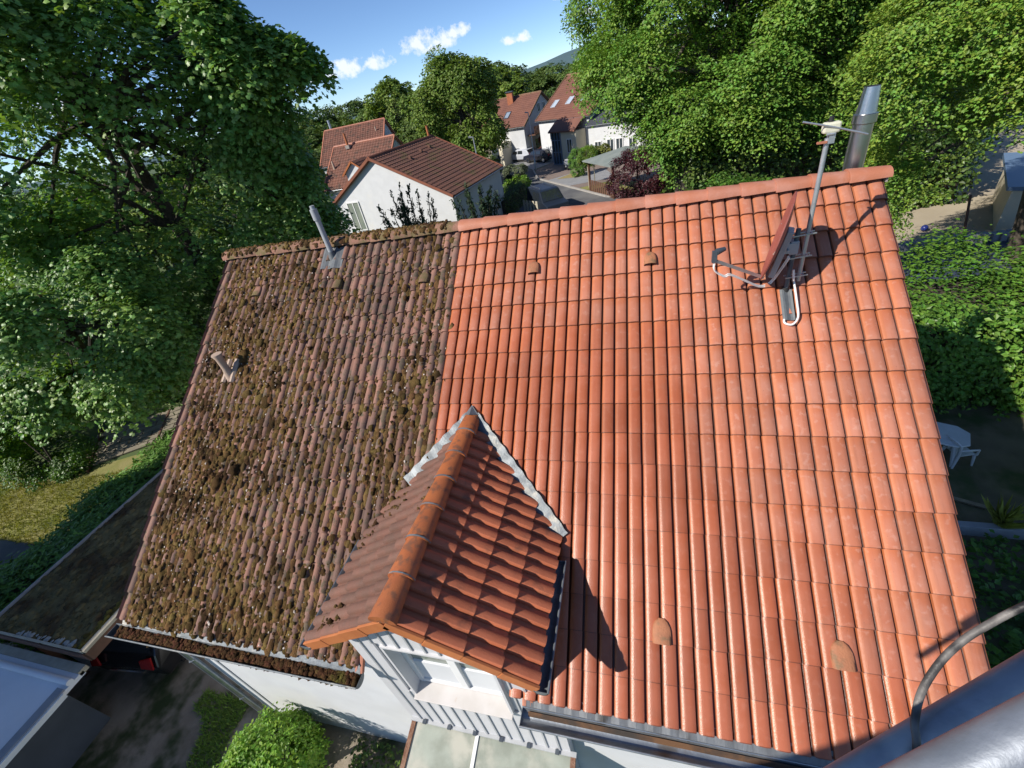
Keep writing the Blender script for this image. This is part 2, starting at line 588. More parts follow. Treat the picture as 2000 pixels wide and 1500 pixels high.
MEMBRANE = M("pale_membrane", (.80, .80, .81), (.74, .74, .75), 1.4, .7, .08, 30)
BLACK_PAINT = M("black_car_paint", (.012, .012, .014), None, rough=.18, spec=.8)
BLACK = M("black_rubber", (.018, .018, .018), None, rough=.7)
TAIL_RED = M("tail_lamp_red", (.30, .010, .010), None, rough=.2, spec=.8)
CHROME = M("chrome", (.7, .7, .72), None, rough=.15, metal=1)
NAVY = M("navy_car_paint", (.014, .02, .032), None, rough=.35, spec=.6)
SILVER = M("silver_car_paint", (.45, .47, .52), None, rough=.3, spec=.8)
ANTHR = M("dark_blue_car_paint", (.02, .022, .035), None, rough=.25, spec=.8)
CARGLASS = M("car_glass", (.02, .025, .03), None, rough=.05, spec=1.0)
GREY_ROOF = M("felt_roof", (.17, .20, .19), (.21, .235, .22), 1.5, .85, .2, 30)
WHITE_PLASTIC = M("white_plastic", (.62, .63, .64), (.56, .57, .58), 3, .45)
RED_ROOF = M("brown_roof_tile", (.155, .068, .045), (.20, .085, .055), 1.2, .75, .15, 60, c3=(.085, .05, .035), ns3=2.2, t3=(.5, .68))
BROWN_ROOF = M("aged_brown_tile", (.17, .075, .048), (.13, .06, .042), 1.2, .75, .15, 60, c3=(.10, .085, .025), ns3=.9, t3=(.52, .72))
RED_ROOF2 = M("reddish_roof_tile", (.16, .068, .047), (.20, .085, .056), .8, .75, .12, 60)
SLATE = M("dark_slate", (.07, .075, .09), (.09, .095, .11), 1, .6)
VERGE_BROWN = M("brown_verge", (.25, .085, .045), (.20, .07, .04), 3, .8)
BRICK = M("orange_brick", (.46, .16, .07), (.38, .13, .06), 3, .85)
BLUE_TRIM = M("blue_trim", (.13, .20, .30), None, rough=.5)
MOSS = M("moss_cushion", (.115, .064, .026), (.155, .10, .036), 7, .98, 1.0, 90, isl=.45, hue=.02, spec=.1, c3=(.06, .035, .016), ns3=2.2, t3=(.45, .65))
MOSS_ROOF = M("moss_mat", (.115, .092, .042), (.165, .135, .065), 3, .98, 1.0, 45, isl=.4, spec=.1, c3=(.08, .055, .03), ns3=1.3, t3=(.45, .62))
MOSS_YELLOW = M("yellow_moss", (.19, .145, .03), (.13, .09, .03), 5, .98, 1.0, 60, isl=.4, spec=.1)
GRIT = M("pale_grit", (.46, .40, .35), (.36, .30, .26), 30, .9, isl=.3)


def red_tile_material():
    """new red concrete tile: dusty pink where dry, deep and glossy where it has been washed"""
    m = bpy.data.materials.new("red_roof_tile")
    m.use_nodes = True
    n, l = m.node_tree.nodes, m.node_tree.links
    b = n["Principled BSDF"]
    geo = n.new("ShaderNodeNewGeometry")
    tc = n.new("ShaderNodeTexCoord")
    sep = n.new("ShaderNodeSeparateXYZ")
    l.new(geo.outputs["Position"], sep.inputs[0])
    so = n.new("ShaderNodeSeparateXYZ")
    l.new(tc.outputs["Object"], so.inputs[0])

    def mt(op, a, bb=None):
        x = n.new("ShaderNodeMath")
        x.operation = op
        for i, v in enumerate((a, bb)):
            if v is None:
                continue
            if isinstance(v, (int, float)):
                x.inputs[i].default_value = v
            else:
                l.new(v, x.inputs[i])
        return x.outputs[0]

    def noise(s, det=4):
        t = n.new("ShaderNodeTexNoise")
        t.inputs["Scale"].default_value = s
        t.inputs["Detail"].default_value = det
        l.new(geo.outputs["Position"], t.inputs["Vector"])
        return t.outputs["Fac"]

    def sm(v, a, bb):
        r = n.new("ShaderNodeMapRange")
        r.interpolation_type = 'SMOOTHSTEP'
        r.inputs["From Min"].default_value = a
        r.inputs["From Max"].default_value = bb
        l.new(v, r.inputs["Value"])
        return r.outputs["Result"]

    def mix(f, a, bb):
        x = n.new("ShaderNodeMix")
        x.data_type = 'RGBA'
        l.new(f, x.inputs["Factor"])
        for s, k in ((a, "A"), (bb, "B")):
            if isinstance(s, tuple):
                x.inputs[k].default_value = (*s, 1)
            else:
                l.new(s, x.inputs[k])
        return x.outputs["Result"]
    X, Y, Z = sep.outputs
    v = mt('ADD', mt('MULTIPLY', Y, -0.809), mt('MULTIPLY', mt('SUBTRACT', Z, 7.3), -0.588))
    xr = n.new("ShaderNodeMapRange")
    xr.inputs["From Min"].default_value = 4.5
    xr.inputs["From Max"].default_value = 9.75
    l.new(X, xr.inputs["Value"])
    cr = n.new("ShaderNodeValToRGB")
    l.new(xr.outputs["Result"], cr.inputs["Fac"])
    stops = [(4.5, 1.7), (6.6, 1.75), (7.4, 2.1), (7.8, 3.3), (8.15, 3.9), (8.45, 4.5), (8.75, 4.75), (9.1, 5.2), (9.4, 6.6)]
    el = cr.color_ramp.elements
    while len(el) < len(stops):
        el.new(0.5)
    for e, (px, val) in zip(el, stops):
        e.position = (px - 4.5) / 5.25
        e.color = (val / 7, val / 7, val / 7, 1)
    dv = mt('SUBTRACT', v, mt('MULTIPLY', cr.outputs["Color"], 7.0))
    rnd = n.new("ShaderNodeObjectInfo").outputs["Random"]
    dv = mt('ADD', dv, mt('MULTIPLY', mt('SUBTRACT', noise(2.4, 5), 0.5), 1.5))
    dv = mt('ADD', dv, mt('MULTIPLY', mt('SUBTRACT', rnd, 0.5), 0.8))
    wet = sm(dv, -0.85, 0.75)
    patch = sm(noise(3.1, 5), 0.38, 0.66)
    dry = mix(patch, (.455, .180, .112), (.435, .142, .075))
    head = mt('MULTIPLY', sm(mt('ADD', so.outputs["Y"], mt('MULTIPLY', mt('SUBTRACT', noise(9), .5), .16)), .2, .34), .7)
    dry = mix(head, dry, (.42, .115, .042))
    wetc = mix(patch, (.37, .108, .054), (.335, .088, .037))
    col = mix(wet, dry, wetc)
    mp = n.new("ShaderNodeMapping")
    mp.inputs["Scale"].default_value = (16, 1.2, 1.2)
    l.new(geo.outputs["Position"], mp.inputs["Vector"])
    st = n.new("ShaderNodeTexNoise")
    st.inputs["Scale"].default_value = 1.6
    st.inputs["Detail"].default_value = 5
    l.new(mp.outputs["Vector"], st.inputs["Vector"])
    col = mix(mt('MULTIPLY', sm(st.outputs["Fac"], .50, .74), .38), col, (.30, .095, .045))
    bloom = mt('MULTIPLY', mt('MULTIPLY', sm(noise(17, 4), .54, .72), .5), mt('SUBTRACT', 1.0, mt('MULTIPLY', wet, .8)))
    col = mix(bloom, col, (.53, .27, .20))
    speck = sm(noise(55, 2), 0.72, 0.76)
    col = mix(mt('MULTIPLY', speck, .55), col, (.13, .06, .04))
    grime = mt('MULTIPLY', sm(noise(6.5, 6), .56, .8), .35)
    col = mix(grime, col, (.26, .115, .07))
    # groove shade painted in dark where the rolls meet
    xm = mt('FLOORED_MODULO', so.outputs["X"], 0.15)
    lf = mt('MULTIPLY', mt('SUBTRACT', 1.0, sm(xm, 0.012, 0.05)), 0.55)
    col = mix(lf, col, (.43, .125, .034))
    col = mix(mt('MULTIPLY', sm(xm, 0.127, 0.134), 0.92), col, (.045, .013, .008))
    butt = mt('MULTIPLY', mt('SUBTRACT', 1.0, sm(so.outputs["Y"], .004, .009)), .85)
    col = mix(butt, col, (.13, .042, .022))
    h = n.new("ShaderNodeHueSaturation")
    mr = n.new("ShaderNodeMapRange")
    mr.inputs["To Min"].default_value = .82
    mr.inputs["To Max"].default_value = 1.14
    l.new(rnd, mr.inputs["Value"])
    l.new(mr.outputs["Result"], h.inputs["Value"])
    l.new(col, h.inputs["Color"])
    l.new(h.outputs["Color"], b.inputs["Base Color"])
    rg = n.new("ShaderNodeMapRange")
    rg.inputs["To Min"].default_value = .62
    rg.inputs["To Max"].default_value = .34
    l.new(wet, rg.inputs["Value"])
    l.new(mt('ADD', rg.outputs["Result"], mt('MULTIPLY', mt('SUBTRACT', noise(30), .5), .16)), b.inputs["Roughness"])
    bp = n.new("ShaderNodeBump")
    bp.inputs["Strength"].default_value = .22
    bp.inputs["Distance"].default_value = .01
    l.new(noise(120, 3), bp.inputs["Height"])
    l.new(bp.outputs["Normal"], b.inputs["Normal"])
    return m


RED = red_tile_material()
OLD = M("old_mossy_tile", (.24, .117, .083), (.155, .093, .072), 3.2, .85, .35, 90, orand=.28, c3=(.10, .072, .045), ns3=9, t3=(.52, .62))
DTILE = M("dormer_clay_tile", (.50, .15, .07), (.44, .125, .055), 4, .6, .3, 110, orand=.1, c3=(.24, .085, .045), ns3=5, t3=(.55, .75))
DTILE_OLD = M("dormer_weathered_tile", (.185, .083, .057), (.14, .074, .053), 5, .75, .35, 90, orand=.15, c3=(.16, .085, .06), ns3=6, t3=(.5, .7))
RIDGE_RED = M("red_ridge_tile", (.46, .20, .135), (.42, .15, .08), 4, .6, .2, 90, orand=.08, c3=(.40, .15, .08), ns3=7, t3=(.5, .75))
RIDGE_OLD = M("old_ridge_tile", (.25, .12, .08), (.19, .11, .07), 5, .85, .5, 60, orand=.2, c3=(.13, .095, .035), ns3=5, t3=(.42, .62))
RIDGE_DORMER = M("dormer_ridge_tile", (.40, .125, .04), (.34, .10, .035), 5, .5, .25, 120, orand=.08, c3=(.20, .08, .04), ns3=11, t3=(.50, .66))

# ------------------------------------------------------------------ ground
def sheet(name, poly, z, mat):
    mb = MB().quad(*[(p[0], p[1], z) for p in poly])
    o = mb.build(name, mat, recalc=False)
    if o.data.polygons[0].normal.z < 0:
        o.data.flip_normals()
    return struct(o)


sheet("ground", [(-2500, -600), (2500, -600), (2500, 3000), (-2500, 3000)], 0.0, MEADOW)
sheet("garden_ground", [(9.0, -9), (40, -9), (40, 11), (9.0, 11)], 0.004, EARTH)
sheet("driveway", [(-9.5, -16), (3.6, -16), (3.6, -4.4), (0.1, -4.4), (0.1, 2), (-6, 2), (-9.5, -2)], 0.006, DIRT)
sheet("lawn", [(-24, -1.6), (-9, -2.2), (-6.6, 3.0), (-9, 3.0), (-13.6, .6), (-24, .2)], 0.008, LAWN)
sheet("asphalt_yard", [(-24, -14), (-9.5, -14), (-9.5, -2.0), (-12, -2.1), (-24, -1.6)], 0.010, ASPHALT)
sheet("yard", [(15, 16.6), (46, 10), (60, 24), (30, 44), (17.5, 27)], 0.008, BEIGE_YARD)
sheet("road", [(6.5, 20), (14, 26), (4.7, 31.3), (-3.0, 42.7), (-4.6, 48.4), (-9.5, 56), (-16, 62), (-40, 80), (-44, 74), (-20, 57),
               (-13.4, 50), (-6.6, 37), (-4.0, 30), (-1, 22)], 0.010, ASPHALT)
sheet("pavement_drive", [(-3.0, 42.9), (4.7, 31.5), (10, 36), (10, 47), (4, 52), (-1.5, 53.5), (-4.3, 48.2)], 0.014, PAVE)
sheet("grey_driveway", [(-1.9, 41.1), (.9, 37.3), (5.2, 38.2), (4.0, 42.6), (.3, 42.9)], 0.018, PAVE_GREY)
sheet("dry_verge", [(-.8, 41.2), (1.4, 40.6), (2.6, 42.2), (.4, 42.8)], 0.022, M("dry_grass", (.30, .23, .09), (.22, .18, .07), 3, .95))
sheet("forecourt", [(-4.6, 48.6), (-1.2, 53.6), (-2.4, 57.5), (-10.4, 60.5), (-11.5, 58.2), (-9.2, 56)], 0.014, PAVE_GREY)
sheet("verge_lawn", [(2.0, 35.8), (4.9, 31.9), (8, 34), (5.2, 37.2)], 0.020, LAWN)
kb = MB()
for a, b in (((-4.6, 48.4), (-3.0, 42.7)), ((-3.0, 42.7), (4.7, 31.3)), ((4.7, 31.3), (14, 26))):
    kb.bar((a[0], a[1], .05), (b[0], b[1], .05), .18, .14)
struct(kb.build("kerb", KERB))

hill = MB()
hv = []
for i in range(61):
    a = -75 + i * 2.0
    az = math.radians(a)
    h = 12 + 40 * math.exp(-((a + 4) / 7) ** 2) + 14 * math.exp(-((a - 30) / 20) ** 2) + 3 * math.sin(i * 1.3)
    for r, z in ((1500, 0.0), (1750, h * .7), (2000, h + 8), (2300, 0)):
        hv.append((math.sin(az) * r, math.cos(az) * r, z + (0.02 if z == 0 else 0)))
hf = [(i * 4 + j, i * 4 + j + 1, i * 4 + j + 5, i * 4 + j + 4) for i in range(60) for j in range(3)]
struct(hill.add(hv, hf).build("hills", M("haze_blue_forest", (.075, .13, .135), (.06, .11, .12), .01, .95), smooth=True))  # aerial haze painted in: forest colour shifted towards blue

# ------------------------------------------------------------------ main house
PITCH = math.radians(36.0)
CA, SA = math.cos(PITCH), math.sin(PITCH)
CL, RW, ZR = 0.3437, 0.15, 7.3
NC = 17
TM = Matrix(((1, 0, 0), (0, CA, -SA), (0, SA, CA)))       # tile axes: x along the ridge, y up the slope, z out of the roof


def RP(u, v, h=0.0):
    return V3((u, -v * CA - h * SA, ZR - v * SA + h * CA))


PROF_RED = [(0, -.012), (.004, .013), (.013, .021), (.04, .0265), (.085, .0275), (.121, .023), (.129, .016), (.133, -.013)]
PROF_OLD = [(0, 0), (.040, .001), (.054, .018), (.074, .037), (.098, .042), (.124, .034), (.144, .012)]


def tile_mesh(name, prof, rolls, mat, length=.42, flap=0, lift=.028, th=.021, seed=0):
    r = random.Random(seed)
    pts = []
    for k in range(rolls):
        pts += [(x + k * RW, z) for x, z in prof]
    pts.append((rolls * RW, 0.0))
    if flap < 0:
        pts = [(-.045, -.075), (-.045, .012), (-.02, .03)] + pts
    if flap > 0:
        pts = pts[:-2] + [(rolls * RW - .02, .018), (rolls * RW + .004, .006), (rolls * RW + .006, -.07)]
    n = len(pts)
    vs, fs = [], []
    for y, dz in ((0.0, lift - .022), (length * .5, lift * .45 - .022), (length, -.004 - .022)):
        vs += [(x, y + (r.uniform(-.002, .002) if y == 0 else 0), z + dz) for x, z in pts]
    for j in range(2):
        fs += [(j * n + i, j * n + i + 1, (j + 1) * n + i + 1, (j + 1) * n + i) for i in range(n - 1)]
    o = len(vs)
    vs += [vs[i] for i in range(n)] + [(vs[i][0], vs[i][1] + .002, vs[i][2] - th) for i in range(n)]
    fs += [(o + i + n, o + i + n + 1, o + i + 1, o + i) for i in range(n - 1)]
    me = bpy.data.meshes.new(name)
    me.from_pydata(vs, [], fs)
    me.materials.append(mat)
    me.polygons.foreach_set("use_smooth", [True] * ((n - 1) * 2) + [False] * (n - 1))
    me.set_sharp_from_angle(angle=math.radians(38))
    return me


house = thing("house", "house with one roof half mossy brown tiles, half new red tiles, and a front dormer", "house", (0, 0, 0))
WY = -4.55      # front wall face
DX, DZ, DE, DH = 4.99, 5.57, 4.80, 1.16   # dormer ridge x, ridge z, eave z, half width

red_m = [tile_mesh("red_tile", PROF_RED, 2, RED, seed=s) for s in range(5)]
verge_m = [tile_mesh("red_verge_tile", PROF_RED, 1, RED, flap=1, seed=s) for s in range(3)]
old_m = [tile_mesh("mossy_tile", PROF_OLD, 2, OLD, seed=s) for s in range(5)]
oldv_m = [tile_mesh("mossy_verge_tile", PROF_OLD, 2, OLD, flap=-1, seed=s) for s in range(3)]


def under_dormer(u, v):
    p = RP(u, v)
    hw = DH - .16
    if abs(p.x - DX) > hw:
        return False
    return p.z < DZ - (DZ - DE) / DH * abs(p.x - DX) - .08


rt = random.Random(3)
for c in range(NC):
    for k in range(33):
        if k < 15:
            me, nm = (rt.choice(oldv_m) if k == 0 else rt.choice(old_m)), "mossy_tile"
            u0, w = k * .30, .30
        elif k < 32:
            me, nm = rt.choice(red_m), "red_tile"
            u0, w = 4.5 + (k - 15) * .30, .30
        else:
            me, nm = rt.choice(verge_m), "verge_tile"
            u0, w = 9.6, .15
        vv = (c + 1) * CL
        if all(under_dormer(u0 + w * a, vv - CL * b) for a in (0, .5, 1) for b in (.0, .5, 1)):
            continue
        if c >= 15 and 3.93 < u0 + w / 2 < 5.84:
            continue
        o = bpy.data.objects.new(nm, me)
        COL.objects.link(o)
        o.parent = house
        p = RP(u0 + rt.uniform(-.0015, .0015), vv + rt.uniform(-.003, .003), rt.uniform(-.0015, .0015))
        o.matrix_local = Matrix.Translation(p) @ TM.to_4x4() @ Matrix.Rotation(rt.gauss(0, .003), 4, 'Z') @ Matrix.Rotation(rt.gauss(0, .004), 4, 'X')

# roof underlay, walls
mb = MB()
for side in (1, -1):
    def R2(u, v, h):
        p = RP(u, v, h)
        return V3((p.x, p.y * side, p.z))
    for u0, u1, v1 in (((0.02, 3.9, 5.80), (3.9, 5.9, 4.9), (5.9, 9.73, 5.80)) if side == 1 else ((0.02, 9.73, 5.8),)):
        mb.extrude([R2(u0, .0, -.05), R2(u1, .0, -.05), R2(u1, v1, -.05), R2(u0, v1, -.05)], V3((0, SA * side, -CA)) * .12)
mb.build("roof_deck", BROWNP, house)
mb = MB()
ez = 7.3 - .7265 * 4.55 - .2
mb.add([(.12, WY, 0), (9.6, WY, 0), (9.6, WY, ez), (.12, WY, ez), (.12, -WY, 0), (9.6, -WY, 0), (9.6, -WY, ez), (.12, -WY, ez), (.12, 0, 7.1), (9.6, 0, 7.1)],
       [(0, 1, 2, 3), (5, 4, 7, 6), (1, 5, 6, 9, 2), (4, 0, 3, 8, 7), (3, 2, 9, 8), (7, 8, 9, 6)])
mb.build("wall", WHITE, house)
# rear slope, seen only from elsewhere, as one piece
mb = MB()
for c in range(NC):
    for k in range(33):
        a = k * .3
        if a > 9.6:
            continue
        v0, v1 = c * CL - .02, (c + 1) * CL
        mb.quad(*[V3((p.x, -p.y, p.z)) for p in (RP(a, v0, -.01), RP(a + .3 if a < 9.6 else 9.75, v0, -.01), RP(a + .3, v1, .02), RP(a, v1, .02))])
tag(mb.build("rear_tiles", RIDGE_OLD, house), kind="stuff")

# ridge tiles
def ridge_cap(name, mat, L, r0, r1, seg=8, flat=.82, th=.018, close=False):
    pts = []
    for i in range(seg + 1):
        t = math.pi * (i / seg)
        pts.append((math.cos(t), max(0, math.sin(t)) ** .8 * flat))
    vs, fs = [], []
    rows = ((0.0, r0 * 1.09), (.012, r0 * 1.10), (L * .5, (r0 + r1) * .515), (L, r1 * .95))
    for x, r in rows:
        vs += [(x, -y * r, z * r) for y, z in pts]
    n = seg + 1
    for j in range(len(rows) - 1):
        fs += [(j * n + i, j * n + i + 1, (j + 1) * n + i + 1, (j + 1) * n + i) for i in range(seg)]
    o = len(vs)
    vs += [vs[i] for i in range(n)] + [(0, vs[i][1] * .86, vs[i][2] * .86 - .004) for i in range(n)]
    fs += [(o + i, o + n + i, o + n + i + 1, o + i + 1) for i in range(seg)]
    if close:
        fs.append(tuple(o + n + i for i in range(n)))
    me = bpy.data.meshes.new(name)
    me.from_pydata(vs, [], fs)
    me.materials.append(mat)
    me.polygons.foreach_set("use_smooth", [i < seg * (len(rows) - 1) for i in range(len(fs))])
    return me


cap_red = ridge_cap("ridge_tile", RIDGE_RED, .42, .135, .122)
cap_old = ridge_cap("old_ridge_tile", RIDGE_OLD, .42, .135, .122)
for k in range(26):
    x = -.03 + k * .377
    old = x < 4.28
    o = bpy.data.objects.new("old_ridge_tile" if old else "ridge_tile", cap_old if old else cap_red)
    COL.objects.link(o)
    o.parent = house
    o.matrix_local = Matrix.Translation((x, rt.uniform(-.006, .006), 7.285 + rt.uniform(-.004, .004))) @ Matrix.Rotation(rt.gauss(0, .006), 4, 'Z') @ Matrix.Rotation(-.022, 4, 'Y')
mb = MB()
mb.box((9.775, 0, 7.30), (.02, .2, .12))
mb.box((-.035, 0, 7.30), (.02, .2, .12))
mb.build("ridge_end_mortar", MORTAR, house)

# roof vents: small hooded caps over a tile
def hood_mesh(name, mat, w=.16, L=.20, h=.075):
    rows = []
    n = 8
    for j in range(9):
        t = j / 8
        y = L * t
        ww = w if t < .45 else w * math.sqrt(max(0.0, 1 - ((t - .45) / .58) ** 2))
        hh = h * (1 - .62 * t) * (1 if t < .95 else .6)
        rows.append([(ww / 2 * math.cos(math.pi * i / n), y, max(0, math.sin(math.pi * i / n)) ** .42 * hh) for i in range(n + 1)])
    vs = [p for r in rows for p in r]
    fs = [(j * (n + 1) + i, (j + 1) * (n + 1) + i, (j + 1) * (n + 1) + i + 1, j * (n + 1) + i + 1) for j in range(8) for i in range(n)]
    fs.append(tuple(8 * (n + 1) + i for i in range(n, -1, -1)))
    o = len(vs)
    vs += [(x * .84, .075, z * .80) for x, y, z in rows[0]]
    fs += [(i, i + 1, o + i + 1, o + i) for i in range(n)]
    fs.append(tuple(o + i for i in range(n + 1)))
    me = bpy.data.meshes.new(name)
    me.from_pydata(vs, [], fs)
    me.materials.append(mat)
    me.polygons.foreach_set("use_smooth", [i < 8 * n for i in range(len(fs))])
    me.set_sharp_from_angle(angle=math.radians(50))
    return me


HOODM = M("hood_clay", (.40, .16, .075), (.33, .13, .065), 6, .7, .3, 60, c3=(.2, .12, .06), ns3=9, t3=(.5, .7))
hood_red = hood_mesh("vent_hood", HOODM)
hood_low = hood_mesh("vent_hood", HOODM, .18, .22, .07)
hood_old = hood_mesh("vent_hood", RIDGE_OLD)
for me, u, v in ((hood_red, 37.8, 2.72), (hood_red, 47.85, 2.78), (hood_low, 48.0, 15.0), (hood_low, 58.0, 14.98),
                 (hood_old, 6.06, 2.62), (hood_old, 16.6, 2.6), (hood_old, 26.75, 2.7)):
    o = link("vent_hood", me, house)
    o.matrix_local = Matrix.Translation(RP(u * RW, v * CL, .012)) @ TM.to_4x4()

# vent pipes
vp = MB()
vp.tube([(2.27, -.22, 6.98), (2.27, -.22, 7.80)], .042, 14)
vp.tube([(2.27, -.22, 7.74), (2.27, -.22, 7.90)], .056, 14)
vp.tube([(2.27, -.22, 7.89), (2.27, -.22, 7.95)], .036, 14)
o = vp.build("vent_pipe", PLASTIC_GREY, house, smooth=True)
fl = MB()
fl.tube([(2.27, -.22, 7.02), (2.27, -.22, 7.24)], [.095, .052], 14)
for k in range(9):
    u0, u1 = 2.09 + k * .045, 2.09 + (k + 1) * .045
    z0, z1 = .024 + .014 * math.sin(k * 1.4), .024 + .014 * math.sin((k + 1) * 1.4)
    fl.extrude([RP(u0, .10, z0), RP(u1, .10, z1), RP(u1, .50, z1 + .004), RP(u0, .50, z0 + .004)], TM @ V3((0, 0, .006)))
fl.build("pipe_flashing", LEAD_DARK, o, smooth=True)
vp = MB()
vp.tube([(.82, -1.86, 5.9), (.82, -1.86, 6.12), (.82, -1.86, 6.30), (.82, -1.86, 6.37), (.82, -1.86, 6.38)], [.085, .052, .058, .082, .078], 14)
o = vp.build("clay_vent_pipe", BEIGE_CLAY, house, smooth=True)
fl = MB()
fl.tube([RP(.76, 2.02, .03), RP(.74, 2.40, .03)], [.05, .045], 8)
fl.tube([RP(.90, 2.02, .03), RP(.90, 2.40, .03)], [.05, .045], 8)
fl.bar(RP(.82, 2.0, .02), RP(.82, 2.38, .02), .16, .03, (0, -SA, CA))
fl.build("clay_pipe_base", BEIGE_CLAY, o, smooth=True)

# gutters: open half-round troughs
def trough(p0, p1, r, th=.006, n=12, out=None, sweep=(0.0, math.pi), ends=True):
    mb = MB()
    p0, p1 = V3(p0), V3(p1)
    d = (p1 - p0).normalized()
    sx = d.cross(V3((0, 0, 1))).normalized()
    up = V3((0, 0, 1))
    rows = []
    for rr in (r, r - th):
        for p in (p0, p1):
            rows.append([p + sx * (math.cos(a) * rr) - up * (math.sin(a) * rr) for a in (sweep[0] + (sweep[1] - sweep[0]) * i / n for i in range(n + 1))])
    vs = [q for row in rows for q in row]
    m = n + 1
    fs = []
    for i in range(n):
        fs.append((i, i + 1, m + i + 1, m + i))
        fs.append((2 * m + i, 3 * m + i, 3 * m + i + 1, 2 * m + i + 1))
        for e in (0, 1):
            fs.append((e * m + i, (2 + e) * m + i, (2 + e) * m + i + 1, e * m + i + 1))
    for i in (0, n):
        fs.append((i, m + i, 3 * m + i, 2 * m + i))
    mb.add(vs, fs)
    if ends:
        for p, row in ((p0, rows[0]), (p1, rows[1])):
            s = 1 if p is p0 else -1
            mb.extrude([q for q in row], d * .004 * s)
    mb.tube([rows[0][0], rows[1][0]], .011, 8)
    mb.tube([rows[0][-1], rows[1][-1]], .007, 6)
    return mb


GZ = 3.80
g = trough((-.05, -4.86, GZ), (3.95, -4.84, GZ), .085).build("gutter", ZINC_LIGHT, house, smooth=True)
g = trough((5.84, -4.86, GZ), (9.85, -4.86, GZ), .085)
g = g.build("gutter", ZINC, house, smooth=True)
MB().add([(5.9, -4.80, GZ - .02), (9.84, -4.80, GZ - .02), (9.84, -4.83, GZ - .07), (5.9, -4.83, GZ - .07)], [(0, 1, 2, 3)]).build("gutter_rust", RUST, g)
# eave flashings
for u0, u1, mat, sd in ((.06, 3.92, ZINC_LIGHT, 2), (5.88, 9.78, ZINC_DARK, 7)):
    r = random.Random(sd)
    mb = MB()
    n = int((u1 - u0) / .075)
    for k in range(n):
        a, b = u0 + (u1 - u0) * k / n, u0 + (u1 - u0) * (k + 1) / n
        w0 = .012 * math.sin(a / RW * 2 * math.pi)
        w1 = .012 * math.sin(b / RW * 2 * math.pi)
        pa, pb = [RP(q, 5.78, -.005 + w) for q, w in ((a, w0), (b, w1))]
        qa, qb = [RP(q, 5.93, -.025) for q in (a, b)]
        ra, rb = [p + V3((0, -.008, -.055)) for p in (qa, qb)]
        mb.quad(pa, pb, qb, qa)
        mb.quad(qa, qb, rb, ra)
    mb.build("eave_flashing", mat, house, smooth=True, recalc=False)
# downpipes and cables on the front wall at the left corner
mb = MB()
mb.tube([(.10, -4.86, GZ - .08), (.10, -4.70, GZ - .35), (.10, -4.63, GZ - .45), (.10, -4.63, 0)], .045, 10)
mb.build("downpipe", ZINC, house, smooth=True)
mb = MB()
mb.bar((.42, WY - .006, 3.75), (.42, WY - .006, .2), .05, .012, (0, 1, 0))
mb.build("wall_strip", PLASTIC_GREY, house)
for z in (.9, 2.4):
    MB().tube([(.04, -4.63, z), (.10, -4.69, z), (.16, -4.63, z)], .008, 6).build("pipe_clip", ZINC, house)

# front cladding bay below the dormer
CY = -4.66
bay_x0, bay_x1 = 3.98, 6.16
mb = MB()
wx0, wx1, wz0, wz1 = 4.42, 5.60, 3.24, 4.42        # window opening
for poly in ([(bay_x0, .05), (bay_x1, .05), (bay_x1, wz0 - .002), (bay_x0, wz0 - .002)],
             [(bay_x0, wz0), (wx0 - .031, wz0), (wx0 - .031, wz1 + .031), (4.04, wz1 + .031), (4.04, 3.9), (bay_x0, 3.9)],
             [(wx1 + .031, wz0), (bay_x1, wz0), (bay_x1, 3.86), (6.0, 3.86), (6.0, wz1 + .031), (wx1 + .031, wz1 + .031)],
             [(4.04, wz1 + .031), (6.0, wz1 + .031), (6.0, 4.88), (DX, 5.50), (4.04, 4.88)]):
    mb.extrude([(x, CY + .01, z) for x, z in poly], (0, .09, 0))
bay = mb.build("dormer", CLAD, house)
bx = bay_x0
boards = []
while bx < bay_x1 - .02:
    x1 = min(bx + .150, bay_x1)
    boards.append((bx, x1))
    bx += .158
for x0, x1 in boards:
    xm = (x0 + x1) / 2
    top = min(5.50 - .62 * abs(xm - DX), 5.5) - .02 if 4.04 < xm < 6.0 else 3.85
    segs = [(.06, top)]
    if wx0 - .05 < xm < wx1 + .05:
        segs = [(.06, wz0 - .03), (wz1 + .03, top)]
    for z0, z1 in segs:
        if z1 - z0 < .05:
            continue
        MB().box((xm, CY - .006, (z0 + z1) / 2), (x1 - x0, .022, z1 - z0)).build("cladding_board", CLAD, bay)
        if wz0 > z1 or z0 > wz1 or x0 > bay_x0 + .01:
            MB().box((x0 - .004, CY - .021, (z0 + z1) / 2), (.022, .020, z1 - z0)).build("batten", CLAD_STRIP, bay)
# window: deep reveal, sill, frame, two panes
mb = MB()
yo, yi = CY - .045, CY + .17
mb.extrude([(wx0 - .03, yo, wz0), (wx0, yo, wz0), (wx0, yo, wz1), (wx0 - .03, yo, wz1)], (0, yi - yo, 0))
mb.extrude([(wx1, yo, wz0), (wx1 + .03, yo, wz0), (wx1 + .03, yo, wz1), (wx1, yo, wz1)], (0, yi - yo, 0))
mb.extrude([(wx0 - .03, yo, wz1), (wx1 + .03, yo, wz1), (wx1 + .03, yo, wz1 + .03), (wx0 - .03, yo, wz1 + .03)], (0, yi - yo, 0))
mb.build("window_reveal", CLAD, bay)
mb = MB()
mb.extrude([(wx0 - .02, yo - .05, wz0 - .03), (wx0 - .02, yi, wz0 + .03), (wx0 - .02, yi, wz0 + .05), (wx0 - .02, yo - .05, wz0 - .01)], (wx1 - wx0 + .04, 0, 0))
mb.build("window_sill", SILL, bay, bevel=.004)
mb = MB()
fy = CY + .12
mb.box((wx0 + .035, fy, (wz0 + wz1) / 2), (.07, .06, wz1 - wz0))
